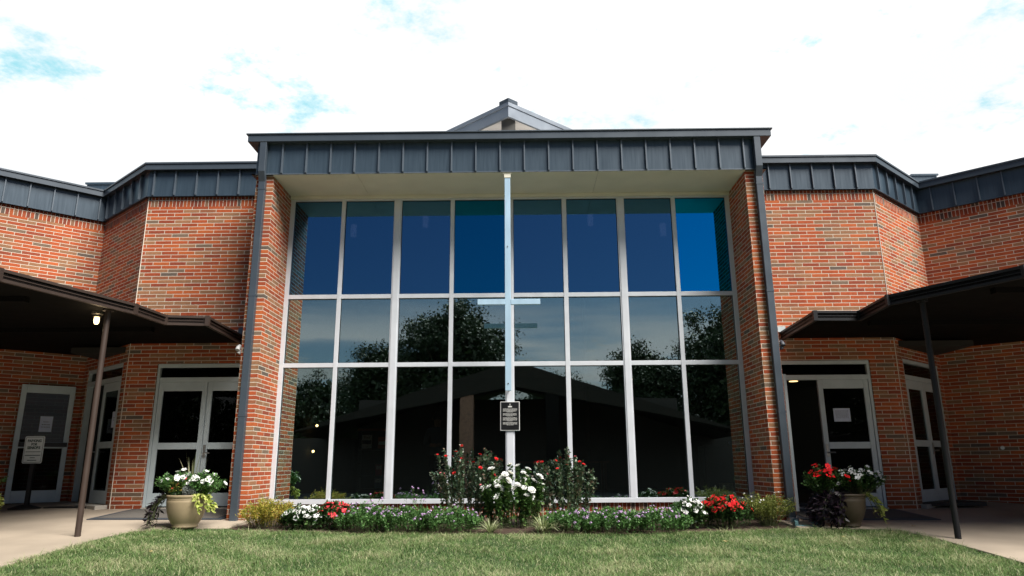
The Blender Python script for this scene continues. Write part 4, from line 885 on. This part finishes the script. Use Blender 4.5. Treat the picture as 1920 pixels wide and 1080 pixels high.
# cabinet and boxes at the right
cb_ = empty('cabinet', (3.95, 2.3, .3), label='dark cabinet inside behind the last bottom pane', cat='cabinet')
mb = MB(); mb.box(-.42, 0, 0, .55, .5, .98); mb.build('carcass', mat('cab_dark', (.025, .024, .024), .5), cb_, bevel=.01); mb = MB(); mb.box(-.40, -.015, .05, .05, -.001, .93); mb.box(.07, -.015, .05, .53, -.001, .93); mb.build('door_panel', mat('cab_dark2', (.03, .028, .028), .5), cb_)
o = MB(); o.box(3.95+.12, 2.35, 1.285, 3.95+.35, 2.6, 1.35); tag(o.build('box', mat('blue_box', (.10, .22, .42), .5)), 'small blue box on top of the indoor cabinet', 'box')
o = MB(); o.box(3.72, 2.0, .30, 3.92, 2.2, .62); tag(o.build('box', mat('carton', (.35, .28, .2), .8)), 'tan carton on the floor beside the indoor cabinet', 'box')
tb = empty('table', (1.0, 3.2, .3), label='red brown table inside behind the rose bushes', cat='table')
mb = MB(); mb.box(-.85, -.3, .68, .85, .3, .72); mb.build('top', mat('red_wood', (.14, .04, .02), .4), tb)
for a in (-.8, .75):
    for b in (-.28, .23): mb = MB(); mb.box(a, b, 0, a+.05, b+.05, .68); mb.build('leg', mat('red_wood', (.14, .04, .02), .4), tb)

# person standing inside
def person(loc, rz):
    J = {'pelvis': (0, 0, .86), 'spine': (0, .01, 1.05), 'chest': (0, 0, 1.24), 'neck': (0, 0, 1.40), 'head0': (0, -.01, 1.47), 'head1': (0, -.01, 1.60),
         'shl': (-.17, 0, 1.34), 'ell': (-.24, .02, 1.08), 'wrl': (-.13, -.22, 1.03), 'shr': (.17, 0, 1.34), 'elr': (.24, .02, 1.08), 'wrr': (.05, -.25, 1.03),
         'hipl': (-.09, 0, .84), 'knl': (-.10, -.01, .46), 'anl': (-.10, .02, .08), 'toel': (-.11, -.14, .03), 'hipr': (.09, 0, .84), 'knr': (.10, -.01, .46), 'anr': (.10, .02, .08), 'toer': (.11, -.14, .03)}
    rad = {'pelvis': .145, 'spine': .13, 'chest': .15, 'neck': .055, 'head0': .075, 'head1': .09, 'shl': .065, 'shr': .065, 'ell': .045, 'elr': .045, 'wrl': .028, 'wrr': .028, 'hipl': .09, 'hipr': .09, 'knl': .06, 'knr': .06, 'anl': .038, 'anr': .038, 'toel': .03, 'toer': .03}
    ed = [('pelvis', 'spine'), ('spine', 'chest'), ('chest', 'neck'), ('neck', 'head0'), ('head0', 'head1'), ('chest', 'shl'), ('shl', 'ell'), ('ell', 'wrl'), ('chest', 'shr'), ('shr', 'elr'), ('elr', 'wrr'), ('pelvis', 'hipl'), ('hipl', 'knl'), ('knl', 'anl'), ('anl', 'toel'), ('pelvis', 'hipr'), ('hipr', 'knr'), ('knr', 'anr'), ('anr', 'toer')]
    J = dict(J)
    for sd, s in (('l', 1), ('r', -1)):
        w = J['wr'+sd]; J['pm'+sd] = (w[0]+s*.05, w[1]-.05, w[2]); rad['pm'+sd] = .028; ed.append(('wr'+sd, 'pm'+sd)); pm = J['pm'+sd]
        for k in range(4):
            n1, n2 = f'f{k}{sd}', f'g{k}{sd}'; J[n1] = (pm[0]+s*.035, pm[1]-.015+k*.004, pm[2]+.03-.02*k); J[n2] = (pm[0]+s*(.055-.004*k), pm[1]+.012, pm[2]+.03-.022*k); rad[n1] = .009; rad[n2] = .007; ed += [('pm'+sd, n1), (n1, n2)]
        J['t'+sd] = (w[0]+s*.04, w[1]-.01, w[2]+.045); rad['t'+sd] = .010; ed.append(('wr'+sd, 't'+sd))
    names = list(J); me = bpy.data.meshes.new('person'); me.from_pydata([J[n] for n in names], [(names.index(a), names.index(b)) for a, b in ed], [])
    o = bpy.data.objects.new('person', me); COL.objects.link(o); md = o.modifiers.new('s', 'SKIN'); sk = me.skin_vertices[0].data
    for i, n in enumerate(names): sk[i].radius = (rad[n], rad[n]*(.72 if n in ('pelvis', 'spine', 'chest') else 1)); sk[i].use_root = (n == 'pelvis')
    su = o.modifiers.new('u', 'SUBSURF'); su.levels = 2; su.render_levels = 2
    o.location = loc; o.rotation_euler.z = rz
    m, nt, out = newmat('person_surface'); N = nt.nodes.new; L = nt.links.new; tc = N('ShaderNodeTexCoord'); sp_ = N('ShaderNodeSeparateXYZ'); L(tc.outputs['Object'], sp_.inputs[0])
    p = N('ShaderNodeBsdfPrincipled'); p.inputs['Roughness'].default_value = .7
    rp = N('ShaderNodeValToRGB'); rp.color_ramp.interpolation = 'CONSTANT'; e = rp.color_ramp.elements; e[0].color = (.02, .02, .025, 1); e[1].position = .50; e[1].color = (.10, .11, .13, 1); k = e.new(.815); k.color = (.42, .22, .15, 1)
    L(mnode(nt, 'DIVIDE', sp_.outputs[2], 1.7), rp.inputs[0])
    hand = mnode(nt, 'LESS_THAN', sp_.outputs[1], -.235); mx = N('ShaderNodeMix'); mx.data_type = 'RGBA'; L(hand, mx.inputs[0]); L(rp.outputs[0], mx.inputs[6]); mx.inputs[7].default_value = (.42, .22, .15, 1)
    L(mx.outputs[2], p.inputs['Base Color']); L(p.outputs[0], out.inputs[0]); me.materials.append(m)
    tag(o, 'dim standing person in a grey jacket holding both hands together inside', 'person')
    mb = MB(); mb.lathe([(0, .125), (.05, .115), (.085, .08), (.098, .03), (.095, -.02), (.088, -.05)], seg=20); h = mb.build('hair', mat('hair_dark', (.03, .02, .015), .6), o, smooth=True); h.location = (0, .012, 1.57)
    mb = MB()
    for sx in (-1, 1): mb.tube([(sx*.033, -.093, 1.565), (sx*.033, -.101, 1.565)], .009, 8); mb.tube([(sx*.092, .0, 1.545), (sx*.105, .0, 1.545)], .02, 8)
    mb.tube([(-.025, -.094, 1.485), (.025, -.094, 1.485)], .006, 6); mb.tube([(0, -.09, 1.56), (0, -.118, 1.525)], [.007, .014], 8); mb.build('face', mat('face_skin', (.3, .14, .1), .6), o)
    return o
person((-1.48, 3.2, .30), R(5))

# ------------------------------------------------------------------ what stands behind the camera and shows in the glass
def rect_col(mb, x0, x1, y0, y1, z0, z1): mb.box(x0, y0, z0, x1, y1, z1)
pb = empty('drive_through_porch', (0, -26, -.56), label='gabled drive through porch across the lawn, mirrored in the glass', cat='porch')
pm_ = mat('porch_brick', (.16, .085, .06), .85, 0, .25, 6)
for xc, mm in ((-2.52, pm_), (1.72, BROWND)):  # right column near-black, its dimness put into the colour
    mb = MB(); mb.box(xc-.33, 3.2, 0, xc+.33, 3.86, 5.30); mb.build('column', mm, pb)
PRF = mat('porch_roof', (.02, .018, .016), .9, spec=.1)
for s in (-1, 1):
    zr = lambda x, y: 6.56-.31*abs(x+.2)
    mb = MB(); mb.prism([(-.2, 2.6), (s*11, 2.6), (s*11, -8), (-.2, -8)][::-s], lambda x, y: zr(x, y)-.25, zr); mb.build('roof', PRF, pb)
    mb = MB(); mb.prism([(-.2, 3.9), (s*11, 3.9), (s*11, 2.61), (-.2, 2.61)][::-s], lambda x, y: 5.28-.20*abs(x+.2), lambda x, y: zr(x, y)-.03); mb.build('gable', PRF, pb)
mb = MB(); mb.box(-34, -2, 0, 34, -1.4, 3.0); mb.box(-9, -1.39, 0, 9, -1.2, 5.1); mb.build('rear_wall', mat('porch_wall', (.022, .018, .016), .9), pb)

def tree(loc, H, Rc, seed, label, nclump=150, per=75, ls=.20, trunk=.28, low=.35, shape=1.):
    g = np.random.default_rng(seed); root = empty('tree', loc, label=label, cat='tree', group='trees mirrored in the window'); tb_ = MB()
    hs = H*low; top = np.array([g.normal()*.3, g.normal()*.3, H*.72])
    tb_.tube([(0, 0, 0), (0, 0, hs), tuple(top)], [trunk, trunk*.75, trunk*.2], 8); C = []
    for i in range(nclump):
        v = g.normal(size=3); v /= np.linalg.norm(v); q = g.random()**.33; c = np.array([v[0]*Rc*q, v[1]*Rc*q, H*(low+1)/2+v[2]*q*H*(1-low)/2*shape]); C.append(c)
        if i % 6 == 0:
            s0 = np.array([0, 0, hs*g.uniform(.8, 1.)])*.5+top*.5*g.uniform(.3, 1.); tb_.tube([tuple(s0), tuple(s0*.5+c*.5+np.array([0, 0, .3])), tuple(c)], [trunk*.3, trunk*.16, .02], 5, cap=False)
    tb_.build('trunk', mat('bark', (.06, .045, .035), .9, 0, .3, 5), root)
    ls = min(ls, .21); C = np.repeat(np.array(C), int(per*2.3), 0); n = len(C); B = C+g.normal(size=(n, 3))*np.array([.42, .42, .30]); Dv = g.normal(size=(n, 3)); Dv[:, 2] -= .3; Dv /= np.linalg.norm(Dv, axis=1)[:, None]
    nc = 5000; v = g.normal(size=(nc, 3)); v /= np.linalg.norm(v, axis=1)[:, None]; q = g.random((nc, 1))**.4*.80
    Bc = v*q*np.array([Rc, Rc, H*(1-low)/2*shape])+np.array([0, 0, H*(low+1)/2]); Dc = g.normal(size=(nc, 3)); Dc /= np.linalg.norm(Dc, axis=1)[:, None]
    B = np.concatenate([B, Bc]); Dv = np.concatenate([Dv, Dc]); sz = np.concatenate([ls*g.uniform(.6, 1.3, n), g.uniform(.35, .7, nc)]); n += nc
    V, F = leaves(B, Dv, sz, sz*.55, seed=seed)
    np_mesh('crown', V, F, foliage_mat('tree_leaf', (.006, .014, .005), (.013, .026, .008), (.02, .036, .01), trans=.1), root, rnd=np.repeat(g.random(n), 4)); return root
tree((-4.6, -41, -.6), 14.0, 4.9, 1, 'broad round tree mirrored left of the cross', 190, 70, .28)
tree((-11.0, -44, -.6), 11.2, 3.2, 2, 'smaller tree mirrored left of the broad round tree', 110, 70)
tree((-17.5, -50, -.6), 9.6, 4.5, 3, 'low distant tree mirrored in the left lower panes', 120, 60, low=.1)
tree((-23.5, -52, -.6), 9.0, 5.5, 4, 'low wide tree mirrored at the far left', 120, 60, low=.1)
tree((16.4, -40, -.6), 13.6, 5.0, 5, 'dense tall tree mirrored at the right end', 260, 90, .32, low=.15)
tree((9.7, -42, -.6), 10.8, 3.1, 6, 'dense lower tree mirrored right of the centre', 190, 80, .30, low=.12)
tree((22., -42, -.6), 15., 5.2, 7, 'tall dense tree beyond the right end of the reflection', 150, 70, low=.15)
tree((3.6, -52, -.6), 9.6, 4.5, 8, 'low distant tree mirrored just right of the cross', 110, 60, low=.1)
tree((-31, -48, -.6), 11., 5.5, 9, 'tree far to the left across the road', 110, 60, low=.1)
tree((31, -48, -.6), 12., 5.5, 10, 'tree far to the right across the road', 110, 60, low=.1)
